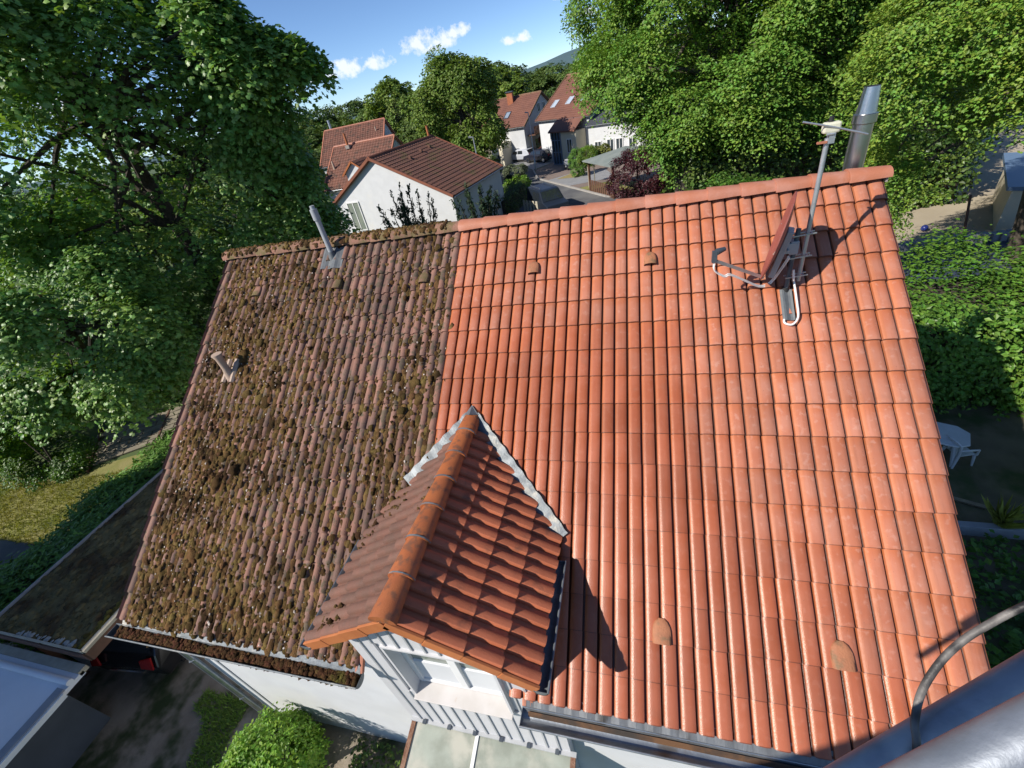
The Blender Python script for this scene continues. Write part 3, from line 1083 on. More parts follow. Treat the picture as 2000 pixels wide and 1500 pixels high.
mb.box((wx1 - .035, fy, (wz0 + wz1) / 2), (.07, .06, wz1 - wz0))
mb.box(((wx0 + wx1) / 2, fy, wz0 + .075), (wx1 - wx0 - .14, .06, .06))
mb.box(((wx0 + wx1) / 2, fy, wz1 - .035), (wx1 - wx0 - .14, .06, .07))
mb.box((5.04, fy - .008, (wz0 + wz1) / 2 + .02), (.10, .07, wz1 - wz0 - .18))
mb.build("window_frame", FRAMEW, bay, bevel=.006)
for x0, x1 in ((wx0 + .07, 4.99), (5.09, wx1 - .07)):
    MB().box(((x0 + x1) / 2, fy + .012, (wz0 + wz1) / 2 + .02), (x1 - x0, .008, wz1 - wz0 - .18)).build("window_pane", GLASS_PANE, bay)

# dormer roof
DYF = -4.90
dsl = math.atan2(DZ - DE, DH)
CD, SD = math.cos(dsl), math.sin(dsl)
droll = [(0, 0), (.006, .026), (.018, .042), (.045, .048), (.078, .047), (.094, .038), (.100, .006), (.142, .001)]
NMAIN = V3((0, -SA, CA))


def main_h(p):
    return NMAIN.dot(V3(p) - V3((0, 0, ZR)))


def dormer_tile(nm, mat, side, c, k, DL=.352, wid=.30):
    """tile with two rolls; rolls run down the dormer slope"""
    pts = [(x + q * RW, z) for q in range(2) for x, z in droll] + [(wid, 0)]
    n = len(pts)
    rows = [(0.0, .016), (.2, -.002), (.40, -.020)]
    s0 = (c + 1) * DL

    def P(x, y, z):
        s = s0 - y
        Y = DYF + k * wid + x
        X = DX + side * (s * CD + z * SD)
        Z = DZ - s * SD + z * CD
        return V3((X, Y, Z))
    bm = bmesh.new()
    grid = [[bm.verts.new(P(x, y, z + dz)) for x, z in pts] for y, dz in rows]
    for j in range(2):
        for i in range(n - 1):
            q = (grid[j][i], grid[j][i + 1], grid[j + 1][i + 1], grid[j + 1][i])
            f = bm.faces.new(q if side < 0 else q[::-1])
            f.smooth = True
    a = [bm.verts.new(P(x, 0, z + .016)) for x, z in pts]
    b = [bm.verts.new(P(x, .002, z - .010)) for x, z in pts]
    for i in range(n - 1):
        q = (b[i], b[i + 1], a[i + 1], a[i])
        bm.faces.new(q if side < 0 else q[::-1])
    hs = [main_h(v.co) for v in bm.verts]
    lim = .045
    if max(hs) < lim:
        bm.free()
        return None
    if min(hs) < lim:
        bmesh.ops.bisect_plane(bm, geom=bm.verts[:] + bm.edges[:] + bm.faces[:], plane_co=V3((0, 0, ZR)) + NMAIN * lim, plane_no=NMAIN, clear_inner=True)
        if not bm.faces:
            bm.free()
            return None
    me = bpy.data.meshes.new(nm)
    bm.to_mesh(me)
    bm.free()
    me.materials.append(mat)
    me.set_sharp_from_angle(angle=math.radians(32))
    return link(nm, me, bay)


for c in range(4):
    for k in range(9):
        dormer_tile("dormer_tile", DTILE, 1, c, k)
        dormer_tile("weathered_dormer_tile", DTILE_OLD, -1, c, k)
# deck under the dormer tiles
mb = MB()
for side in (1, -1):
    yb_e = (DE - ZR) / .7265
    yb_r = (DZ - ZR) / .7265
    mb.extrude([(DX, DYF + .02, DZ - .04), (DX + side * (DH + .0), DYF + .02, DE - .04), (DX + side * DH, yb_e, DE - .04), (DX, yb_r, DZ - .04)], (0, 0, -.05))
mb.build("dormer_deck", BROWNP, bay)
# cheek walls
mb = MB()
for x in (4.06, 5.98):
    mb.extrude([(x, CY + .02, 3.8), (x, CY + .02, 4.85), (x, -3.3, 4.85), (x, -3.45, 4.75)], (.03 if x > 5 else -.03, 0, 0))
mb.build("dormer_cheek", CLAD, bay)
# orange verge tiles on the dormer's front edge
for side in (1, -1):
    for c in range(4):
        s0, s1 = c * .352 + .02, (c + 1) * .352 + .015
        p0 = V3((DX + side * s0 * CD, DYF, DZ - s0 * SD))
        p1 = V3((DX + side * s1 * CD, DYF, DZ - s1 * SD))
        nn = V3((side * SD, 0, CD))
        MB().extrude([p0 + nn * .022, p1 + nn * .034, p1 - nn * .085, p0 - nn * .10], (0, -.024 - .003 * (c % 2), 0)).build("dormer_verge_tile", ORANGE, bay, bevel=.004)
# dormer bargeboard
mb = MB()
for side in (1, -1):
    a = V3((DX, DYF + .10, DZ - .13))
    b = V3((DX + side * (DH - .02), DYF + .10, DE - .11))
    mb.bar(a, b, .03, .10)
mb.build("dormer_bargeboard", CLAD_STRIP, bay)
# dormer ridge tiles with clips
cap_d = ridge_cap("dormer_ridge_tile", RIDGE_DORMER, .41, .118, .108, close=False)
cap_dc = ridge_cap("dormer_ridge_tile", RIDGE_DORMER, .41, .118, .108, close=True)
for k in range(7):
    y = DYF - .02 + k * .372
    if y > -2.6:
        break
    o = link("dormer_ridge_tile", cap_dc if k == 0 else cap_d, bay)
    L = min(1.0, (-2.28 - y) / .41)
    o.matrix_local = Matrix.Translation((DX, y, DZ - .0 + .006 * (k % 2))) @ Matrix.Rotation(math.pi / 2, 4, 'Z') @ Matrix.Rotation(-.02, 4, 'Y') @ Matrix.Scale(L, 4, (1, 0, 0))
    if k:
        MB().tube([(DX + .128 * math.cos(t), y + .012, DZ + .005 + .108 * math.sin(t)) for t in (math.pi * q / 8 for q in range(9))], .008, 5).build("ridge_clip", ZINC_LIGHT, bay)
# dormer gutters
for side in (1, -1):
    x = DX + side * (DH + .045)
    z = DE - .045
    trough((x, DYF - .03, z), (x, -3.72, z + .02), .062).build("dormer_gutter", ZINC if side < 0 else ZINC_LIGHT, bay, smooth=True)
# valley flashings
for side in (1, -1):
    mb = MB()
    vb0 = V3((DX, (DZ - ZR) / .7265, DZ))
    vb1 = V3((DX + side * (DH + .02), (DE - .02 - ZR) / .7265, DE - .02))
    n = 60 if side > 0 else 38
    e = (vb1 - vb0) / 60
    perp = NMAIN.cross(e.normalized()) * (-side)
    if perp.x * side < 0:
        perp = -perp
    for k in range(n):
        a, b = vb0 + e * k, vb0 + e * (k + 1)
        wa, wb = (.112 + .006 * math.sin(q * 1.05) for q in (k, k + 1))
        za, zb = (.052 + .004 * math.sin(q * 1.05) for q in (k, k + 1))
        mb.quad(a + NMAIN * .045 - perp * .03, b + NMAIN * .045 - perp * .03, b + perp * wb + NMAIN * zb, a + perp * wa + NMAIN * za)
    mb.build("valley_flashing", ZINC_LIGHT, bay, smooth=True)
mb = MB()
p = V3((DX, (DZ - ZR) / .7265, DZ))
mb.extrude([p + V3((-.09, .0, .07)), p + V3((-.02, .13, .12)), p + V3((.09, .0, .07)), p + V3((.0, -.06, .12))], (0, 0, .006))
mb.build("ridge_apron", ZINC_LIGHT, bay)
# shards of tile closing the eaves beside the bay
for x in (3.90, 5.90):
    mb = MB()
    for q in (-.03, .02):
        mb.tube([RP(x + q, 5.45, .01), RP(x + q * 1.2, 5.70, -.005), RP(x + q * 1.4, 5.92, -.05)], [.03, .033, .027], 7)
    mb.build("broken_tile", RIDGE_RED, house, smooth=True)

# glass canopy at the foot of the bay
can = MB()
ctop, cbot = [(4.00, CY - .03, 2.16), (6.22, CY - .03, 2.16)], [(4.0, CY - 1.75, 1.76), (6.22, CY - 1.75, 1.76)]
canopy = thing("glass_canopy", "wired glass canopy with rusty edges under the white cladding", "canopy", (5.1, CY - .9, 1.9))
for x0, x1 in ((4.06, 4.92), (4.97, 6.16)):
    MB().extrude([(x0, CY - .03, 2.16), (x1, CY - .03, 2.16), (x1, CY - 1.75, 1.76), (x0, CY - 1.75, 1.76)], (0, 0, .012)).build("glass_pane", FROST, canopy)
mb = MB()
for x, mat in ((4.03, RUSTY), (6.19, RUSTY)):
    MB().bar((x, CY - .01, 2.175), (x, CY - 1.76, 1.775), .06, .05).build("edge_bar", mat, canopy)
MB().bar((4.945, CY - .02, 2.175), (4.945, CY - 1.76, 1.775), .045, .035).build("glazing_bar", FRAMEW, canopy)
MB().bar((3.99, CY - .035, 2.20), (6.23, CY - .035, 2.20), .05, .03).build("top_rail", CLAD_STRIP, canopy)
for k in range(6):
    MB().box((4.2 + k * .36, CY - .05, 2.222), (.05, .05, .03)).build("clip", DARK_STEEL, canopy)
mb = MB()
for x in (4.05, 6.17):
    mb.bar((x, CY - 1.7, .0), (x, CY - 1.7, 1.76), .06, .06, (0, 1, 0))
mb.build("post", RUSTY, canopy)

# ------------------------------------------------------------------ moss on the old half
def domes(P, R, A, rng, mat, name, parent, seg=7, hgt=.75, long=1.5):
    """lumpy cushions at points P with radii R, axes given by matrix rows A (x, y, n)"""
    n = len(P)
    rings = [(1.0, 0.0), (.92, .45), (.62, .85), (0.0, 1.0)] if seg > 6 else [(1.0, 0.0), (.74, .7), (0.0, 1.0)]
    loc = []
    for i, (rr, zz) in enumerate(rings[:-1]):
        for k in range(seg):
            a = 2 * np.pi * (k + .5 * i) / seg
            loc.append((rr * np.cos(a), rr * np.sin(a), zz * hgt))
    loc.append((0, 0, hgt))
    loc = np.array(loc)
    m = len(loc)
    L = loc[None] * rng.uniform(.72, 1.28, (n, m, 1))
    L = L * R[:, None, None]
    L[:, :, 1] *= rng.uniform(.8, long, n)[:, None]
    v = P[:, None, :] + L @ A
    f = []
    nr_ = len(rings) - 2
    for i in range(nr_):
        for k in range(seg):
            a, b = i * seg + k, i * seg + (k + 1) % seg
            c, d = (i + 1) * seg + k, (i + 1) * seg + (k + 1) % seg
            f += [(a, b, c), (b, d, c)]
    for k in range(seg):
        f.append((nr_ * seg + k, nr_ * seg + (k + 1) % seg, m - 1))
    F = (np.array(f)[None] + (np.arange(n) * m)[:, None, None]).reshape(-1)
    v = v.reshape(-1, 3)
    if parent:
        v = v - np.array(OFF.get(parent.name, (0, 0, 0)))
    o = link(name, raw_mesh(name, v, F, 3, mat, True), parent)
    return tag(o, kind="stuff")


AX = np.array(TM.transposed())       # rows: x, up-slope, normal in world
rng = np.random.default_rng(21)


def vnoise(u, v, s, seed):
    """cheap value noise"""
    g = np.random.default_rng(seed).uniform(0, 1, (64, 64))
    x, y = u * s, v * s
    i, j = np.floor(x).astype(int), np.floor(y).astype(int)
    fx, fy = x - i, y - j
    fx, fy = fx * fx * (3 - 2 * fx), fy * fy * (3 - 2 * fy)
    a = g[i % 64, j % 64] * (1 - fx) + g[(i + 1) % 64, j % 64] * fx
    b = g[i % 64, (j + 1) % 64] * (1 - fx) + g[(i + 1) % 64, (j + 1) % 64] * fx
    return a * (1 - fy) + b * fy


N0 = 105000
u = rng.uniform(.03, 4.62, N0)
v = rng.uniform(.05, 5.86, N0)
low = v / 5.84
dens = .05 + .75 * np.exp(-((u - .7) / 1.1) ** 2) + .75 * low ** 1.6 * np.exp(-((u - 1.3) / 1.5) ** 2) + .30 * np.exp(-((u - 3.95) / .38) ** 2) * (1 - .3 * low) + .3 * np.exp(-((v - 5.6) / .3) ** 2)
dens *= .16 + 3.3 * vnoise(u, v, 1.1, 3) * vnoise(u, v, 4.0, 4) * (.4 + 1.2 * vnoise(u, v, 12, 8))
dens *= np.where((u > 1.9) & (u < 3.5) & (v < 4.6), .55, 1.0) * np.where(u > 4.49, .35, 1.0)
tr = (u / RW) % 1.0
pos_w = np.where(tr < .36, 1.35, np.where(tr > .93, .8, .13))
edge = np.clip((u - .12) / .12, 0, 1)
keep = rng.uniform(0, 1, N0) < dens * pos_w * edge
u, v, tr = u[keep], v[keep], tr[keep]
keep = np.array([not under_dormer(a, b) and not (3.9 < a < 5.9 and b > 5.1) for a, b in zip(u, v)])
u, v, tr = u[keep], v[keep], tr[keep]
trf = np.where((tr > .36) & (tr < .93), .022, -.012)
course = (v / CL) % 1.0
h = trf + .022 * course - .004
P = np.stack([u, -v * CA - h * SA, ZR - v * SA + h * CA], 1)
R = rng.gamma(4, .0064, len(u)).clip(.009, .058)
R = np.where((tr > .36) & (tr < .93), R * .75, R * .95)
domes(P, R, AX, rng, MOSS, "moss", house, seg=6, long=1.9)
# a few large cushions and pale grit
k = rng.integers(0, len(u), 26)
domes(P[k] + AX[2] * .01, rng.uniform(.06, .085, 26), AX, rng, MOSS, "moss_cushion", house, seg=9)
k = rng.integers(0, len(u), 900)
domes(P[k] + AX[2] * .02 + rng.normal(0, .02, (900, 3)) * np.array([1, .6, 0]), rng.uniform(.006, .015, 900), AX, rng, GRIT, "grit", house, seg=5, hgt=.5)
# moss on the old ridge tiles
n = 1500
x = rng.uniform(-.02, 4.3, n)
w = np.where(x > 2.6, 1.0, np.where(x < .35, .8, .55))
keep = rng.uniform(0, 1, n) < w
x = x[keep]
t = rng.uniform(.12, .85, len(x)) * math.pi
P = np.stack([x, -.128 * np.cos(t), 7.285 + .108 * np.sin(t) ** .8], 1)
domes(P, rng.gamma(4, .005, len(x)).clip(.008, .035), AX, rng, MOSS, "ridge_moss", house)
# debris filling the left gutter
n = 2400
x = rng.uniform(.06, 3.9, n)
y = -4.85 + rng.uniform(-.050, .058, n)
z = GZ - .045 + rng.uniform(-.02, .02, n) + .012 * np.sin(x * 7)
domes(np.stack([x, y, z], 1), rng.gamma(5, .0045, n).clip(.010, .036), np.eye(3), rng, M("gutter_litter", (.085, .042, .02), (.06, .03, .015), 8, .98, 1.0, 80, isl=.4, hue=.02, spec=.1, c3=(.09, .075, .02), ns3=4, t3=(.55, .7)), "gutter_debris", house)
# crumbs on the dormer's left slope
n = 500
s = rng.uniform(.1, 1.38, n)
yy = rng.uniform(-4.85, -3.2, n)
hh = np.array([main_h((DX - a * CD, b, DZ - a * SD)) for a, b in zip(s, yy)])
kp = (hh > .05) & ((vnoise(s + 3, yy + 9, 2.2, 9) > .52) | (hh < .3))
s, yy = s[kp], yy[kp]
P = np.stack([DX - s * CD - .035 * SD, yy, DZ - s * SD + .03 * CD], 1)
domes(P, rng.gamma(4, .004, len(s)).clip(.006, .03), np.eye(3), rng, MOSS, "dormer_moss", bay)

# ------------------------------------------------------------------ flue, antenna, dish
flue = thing("steel_flue", "polished stainless steel flue pipe rising behind the ridge of the red roof", "chimney pipe", (9.60, .42, 0))
mb = MB()
mb.tube([(9.60, .42, 3.0), (9.60, .42, 7.84)], .105, 20)
mb.build("pipe", STEEL, flue, smooth=True)
mb = MB()
mb.tube([(9.60, .42, 7.80), (9.60, .42, 7.81), (9.60, .42, 7.90), (9.60, .42, 7.905)], [.108, .122, .122, .106], 20)
mb.build("collar", STEEL, flue, smooth=True)
mb = MB()
mb.tube([(9.60, .42, 7.90), (9.60, .42, 8.17)], [.104, .078], 20, caps=False)
mb.tube([(9.60, .42, 8.17), (9.60, .42, 7.92)], [.074, .098], 20, caps=False)
mb.build("cone", STEEL, flue, smooth=True, recalc=False)

PX, PY = 8.62, -1.16
mast_top = V3((PX + .02, PY, 7.17))
dish = thing("satellite_dish", "brick red satellite dish with grey arm and mast standing through the red roof", "satellite dish", (PX, PY, 6.47))
mb = MB()
mb.tube([(PX, PY, 6.30), mast_top], .024, 12)
mb.build("mast", DARK_STEEL, dish, smooth=True)
mb = MB()
mb.tube([(PX, PY, 6.36), (PX, PY, 6.52)], [.055, .03], 12)
mb.build("mast_collar", BLACK, dish, smooth=True)
mb = MB()
for k in range(6):
    u0, u1 = PX - .06 + k * .02, PX - .06 + (k + 1) * .02
    z0, z1 = .03 + .010 * math.sin(k * 1.1), .03 + .010 * math.sin((k + 1) * 1.1)
    mb.extrude([RP(u0, 1.42, z0), RP(u1, 1.42, z1), RP(u1, 1.80, z1), RP(u0, 1.80, z0)], TM @ V3((0, 0, .006)))
mb.build("roof_plate", LEAD_DARK, dish, smooth=True)
# reflector: shallow bowl facing left, tipped upward
dc = V3((8.45, -1.15, 7.10))
dn = V3((-.94, .27, .22)).normalized()      # facing direction
da = V3((0, 0, 1))
da = (da - dn * da.dot(dn)).normalized()     # long axis
db = dn.cross(da)
mb = MB()
rings, seg = 7, 36
vs, fs = [], []
for side_ in (0, 1):
    for j in range(rings + 1):
        r = j / rings
        for k in range(seg):
            a = 2 * math.pi * k / seg
            p = dc + da * (math.sin(a) * r * .455) + db * (math.cos(a) * r * .40) - dn * ((1 - r * r) * .055 + side_ * .012)
            vs.append(p)
m1 = (rings + 1) * seg
for side_ in (0, 1):
    for j in range(rings):
        for k in range(seg):
            q = (side_ * m1 + j * seg + k, side_ * m1 + j * seg + (k + 1) % seg, side_ * m1 + (j + 1) * seg + (k + 1) % seg, side_ * m1 + (j + 1) * seg + k)
            fs.append(q if side_ == 0 else q[::-1])
for k in range(seg):
    a, b = rings * seg + k, rings * seg + (k + 1) % seg
    fs.append((a, b, m1 + b, m1 + a))
mb.add(vs, fs)
mb.build("reflector", DISH_RED, dish, smooth=True, recalc=False)
mb = MB()
bk = dc - dn * .07
mb.extrude([bk + da * .10 + db * .09, bk + da * .10 - db * .09, bk - da * .42 - db * .07, bk - da * .42 + db * .07], -dn * .06)
mb.build("back_plate", PLASTIC_GREY, dish, bevel=.006)
mb = MB()
mb.box(((dc.x + PX) / 2 + .03, PY, 6.98), (.16, .10, .11))
mb.box((PX, PY, 6.98), (.08, .09, .14))
mb.tube([(PX - .07, PY - .05, 6.98), (PX - .07, PY - .11, 6.98)], .012, 8)
mb.build("bracket", PLASTIC_GREY, dish, bevel=.005)
arm0 = dc - da * .46 - dn * .03
arm1 = V3((7.83, -1.42, 7.00))
mb = MB()
mb.bar(arm0, arm1, .034, .034)
mb.build("arm", GALV2, dish)
mb = MB()
ld = (dc - arm1).normalized()
mb.tube([arm1 + V3((0, 0, .10)), arm1 + V3((0, 0, .10)) + ld * .09], [.036, .022], 12)
mb.box(arm1 + V3((-.02, 0, .05)), (.05, .045, .12))
mb.build("receiver_head", DARK_STEEL, dish, smooth=True)
mb = MB()
cab = [arm1 + V3((-.02, 0, -.01)), arm1 + V3((-.01, .01, -.10)), arm1.lerp(arm0, .18) + V3((0, 0, -.13)), arm1.lerp(arm0, .3) + V3((0, 0, -.09)), arm1.lerp(arm0, .62) + V3((0, 0, -.10)),
       arm0 + V3((-.02, 0, -.10)), arm0 + V3((.10, .05, -.08)), V3((PX - .06, PY - .02, 6.82)), V3((PX - .04, PY - .04, 6.90))]
def smoothpath(p, k=4):
    p = [V3(q) for q in p]
    out = []
    for i in range(len(p) - 1):
        a, b, c, d = p[max(i - 1, 0)], p[i], p[i + 1], p[min(i + 2, len(p) - 1)]
        for j in range(k):
            t = j / k
            out.append(.5 * ((2 * b) + (c - a) * t + (2 * a - 5 * b + 4 * c - d) * t * t + (3 * b - a - 3 * c + d) * t ** 3))
    out.append(p[-1])
    return out
mb.tube(smoothpath(cab), .0075, 6)
mb.tube(smoothpath([q + V3((.006, -.012, -.012)) for q in cab]), .0075, 6)
mb.tube(smoothpath([V3((PX + .03, PY - .05, 6.74)), V3((PX + .05, PY - .05, 6.62)), RP(PX + .075, 1.35, .09), RP(PX + .085, 1.6, .07), RP(PX + .08, 1.78, .06), RP(PX + .02, 1.86, .05), RP(PX - .05, 1.84, .05), RP(PX - .05, 1.79, .04)]), .011, 7)
mb.build("cable", CABLE, dish, smooth=True)

AXX, AYY = 8.75, -1.10
ant = thing("roof_antenna", "grey antenna pole with cream head and straight cross rod clamped beside the dish", "antenna", (AXX, AYY, 6.56))
mb = MB()
mb.tube([(AXX, AYY, 6.56), (AXX, AYY, 7.98)], .022, 14)
mb.build("pole", GALV2, ant, smooth=True)
mb = MB()
mb.box((AXX + .01, AYY - .005, 8.07), (.14, .085, .09))
mb.build("head", BOX_CREAM, ant, bevel=.016)
mb = MB()
mb.tube([(AXX, AYY, 8.10), (AXX, AYY, 8.16)], .020, 12)
mb.build("cap", BLACK, ant, smooth=True)
mb = MB()
mb.tube([(8.50, AYY - .07, 8.16), (AXX + .02, AYY - .05, 8.075), (9.06, AYY - .03, 7.97)], .008, 8)
mb.build("cross_rod", GALV2, ant, smooth=True)
mb = MB()
mb.box((AXX + .02, AYY - .02, 7.985), (.05, .06, .09))
mb.tube([(AXX - .03, AYY - .05, 8.02), (AXX + .03, AYY - .05, 8.02)], .011, 8)
mb.build("terminal", GALV2, ant)
mb = MB()
mb.bar((AXX - .09, AYY - .03, 7.955), (AXX - .01, AYY - .03, 7.955), .025, .018)
mb.build("terminal_clip", M("copper_clip", (.42, .16, .09), None, rough=.5), ant)
for z in (7.10, 6.64, 6.86):
    mb = MB()
    mb.bar((PX - .03, PY - .035, z), (AXX + .07, AYY - .035, z), .012, .012)
    mb.bar((PX - .03, PY + .035, z), (AXX + .07, AYY + .035, z), .012, .012)
    mb.tube([(AXX + .03 + .0 * k, AYY - .05, z) if k == 0 else (AXX + .03, AYY + .05, z) for k in (0, 1)], .007, 6)
    mb.build("clamp", GALV2, ant)

# ------------------------------------------------------------------ carport with mossy flat roof
cp = thing("carport", "low flat roofed carport covered with dark moss beside the house", "carport", (-3.4, -1.5, 0))
cx0, cx1, cy0, cy1, cz = -4.95, -2.2, -4.86, 2.4, 2.36
mb = MB().box(((cx0 + cx1) / 2, (cy0 + cy1) / 2, cz - .06), (cx1 - cx0 - .06, cy1 - cy0 - .06, .08))
mb.build("roof", MOSS_ROOF, cp)
n = 3800
P = np.stack([rng.uniform(cx0 + .04, cx1 - .06, n), rng.uniform(cy0 + .04, cy1, n), np.full(n, cz - .025)], 1)
domes(P, rng.gamma(4, .009, n).clip(.012, .08), np.eye(3), rng, MOSS_ROOF, "moss", cp, hgt=.5, seg=6)
n = 520
yy = rng.uniform(cy0 + .05, -2.0, n)
P = np.stack([cx1 - .05 - np.abs(rng.normal(0, .09, n)), yy, np.full(n, cz - .015)], 1)
domes(P, rng.gamma(5, .007, n).clip(.012, .07), np.eye(3), rng, MOSS_YELLOW, "yellow_moss", cp, hgt=.7)
n = 34
P = np.stack([rng.uniform(cx0 + .9, cx1 - .35, n), cy0 + np.abs(rng.normal(0, .035, n)) + .03, np.full(n, cz - .01)], 1)
domes(P, rng.uniform(.02, .05, n), np.eye(3), rng, M("lichen_white", (.34, .36, .36), (.26, .28, .28), 9, .95), "lichen", cp, hgt=.4)
for a, b, w, mat in (((cx1, cy0, cz), (cx1, cy1, cz), .10, WOOD_PALE), ((cx0, cy0, cz), (cx0, cy1, cz), .03, CONC), ((cx0, cy0, cz), (cx1, cy0, cz), .03, WOOD_PALE)):
    MB().bar(a, b, w, .06).build("edge_trim", mat, cp)
MB().bar((cx1 + .02, cy0 - .01, cz - .15), (cx1 + .02, cy1, cz - .15), .03, .22).build("fascia", BROWNP, cp)
MB().bar((cx0, cy0 - .02, cz - .15), (cx1, cy0 - .02, cz - .15), .03, .22).build("fascia", BROWNP, cp)
for x, y in ((cx0 + .1, cy0 + .15), (cx0 + .1, 2.2), (cx1 - .1, 2.2), (cx1 - .1, -.4)):
    MB().box((x, y, (cz - .1) / 2), (.1, .1, cz - .1)).build("post", BROWNP, cp)
MB().box((cx0 + .03, -1.2, 1.1), (.04, 6.8, 2.2)).build("side_wall", CONC, cp)

# pale flat-roofed garage at the lower left
GARW = M("grey_blue_garage_wall", (.085, .095, .11), (.07, .078, .09), 2, .8)
pg = thing("garage", "pale grey flat roofed garage in front of the mossy carport", "garage", (-4.5, -7.5, 0))
gx0, gx1, gy0, gy1, gz = -8.0, -2.42, -12.0, -5.02, 1.95
MB().box(((gx0 + gx1 - .9) / 2, (gy0 + gy1) / 2 - .1, (gz - .1) / 2), (gx1 - gx0 - .9, gy1 - gy0 - .3, gz - .1)).build("wall", GARW, pg)
MB().box(((gx0 + gx1) / 2, (gy0 + gy1) / 2, gz - .05), (gx1 - gx0, gy1 - gy0, .08)).build("roof", MEMBRANE, pg)
MB().bar((gx0, gy1 + .01, gz - .02), (gx1 + .0, gy1 + .01, gz - .02), .14, .10).build("rear_edge", WOOD_PALE, pg)
MB().tube([(gx0, gy1 - .20, gz + .04), (gx1 + .02, gy1 - .20, gz + .04)], .055, 12).build("roll_edge", MEMBRANE, pg, smooth=True)
MB().bar((gx1 - .09, gy0, gz + .005), (gx1 - .09, gy1 - .3, gz + .005), .17, .03).build("side_flashing", CONC, pg)
MB().bar((gx1 + .02, gy0, gz - .05), (gx1 + .02, gy1 - .35, gz - .05), .04, .10).build("drip_edge", FRAMEW, pg)

# neighbour house outside the frame whose shadow lies on drive and carport
nb = thing("neighbour_house", "plain white gabled house beside the drive, casting shade over it", "house", (-13, -12, 0))
mb = MB()
mb.extrude([(-13.2, -20, 0), (-8.9, -20, 0), (-8.9, -20, 8.9), (-13.2, -20, 8.9)], (0, 14.1, 0))
mb.extrude([(-26, -20, 0), (-13.2, -20, 0), (-13.2, -20, 8.6), (-26, -20, 8.6)], (0, 10.4, 0))
mb.build("wall", WHITE, nb)
MB().box((-11.05, -13, 9.0), (4.5, 14.3, .2)).build("roof", SLATE, nb)
MB().box((-19.6, -14.8, 8.72), (12.6, 10.6, .2)).build("roof", SLATE, nb)

# ------------------------------------------------------------------ scaffold / lift rails in the foreground
lift = thing("lift_basket", "galvanised tube rails of a lift basket at the lower right corner", "lift basket", (6.0, -7.2, 7.2))
def seg_line(a, b, e0, e1):
    a, b = V3(a), V3(b)
    d = (b - a).normalized()
    return a - d * e0, b + d * e1
a, b = seg_line((7.414, -5.922, 7.81), (7.651, -5.793, 7.973), 1.2, .9)
MB().tube([a, b], .025, 20).build("rail", GALV, lift, smooth=True)
a, b = seg_line((7.352, -6.048, 8.285), (7.402, -6.023, 8.322), 1.1, .9)
MB().tube([a, b], .030, 20).build("rail", GALV, lift, smooth=True)
mb = MB()
mb.tube(smoothpath([(7.475, -5.93, 7.86), (7.479, -5.897, 7.899), (7.484, -5.870, 7.911), (7.504, -5.829, 7.936), (7.536, -5.791, 7.970), (7.571, -5.763, 8.003), (7.605, -5.745, 8.034), (7.648, -5.727, 8.073), (7.75, -5.69, 8.15)], 5), .0062, 10)
mb.build("cable_loop", M("dappled_shade_cable", (.17, .155, .14), (.018, .016, .016), 24, .55, .2, 60, detail=1.0), lift, smooth=True)  # noise bands paint dappled light and shade onto the cable
bd = V3((.912, .410, 0))
bn_ = V3((-.41, .912, 0))
mb = MB()
o0 = V3((3.62, -8.50, 0))
mb.extrude([o0 + V3((0, 0, 7.25)), o0 + bd * 2.6 + V3((0, 0, 7.25)), o0 + bd * 2.6 - bn_ * 1.0 + V3((0, 0, 7.25)), o0 - bn_ * 1.0 + V3((0, 0, 7.25))], (0, 0, .06))
mb.build("floor", GALV, lift)
mb = MB()
mb.extrude([o0 + V3((0, 0, 7.31)), o0 + bd * 2.6 + V3((0, 0, 7.31)), o0 + bd * 2.6 + V3((0, 0, 8.0)), o0 + V3((0, 0, 8.0))], -bn_ * .03)
mb.build("side_panel", GALV, lift)  # unseen behind the camera, made solid to cast its shadow on the roof

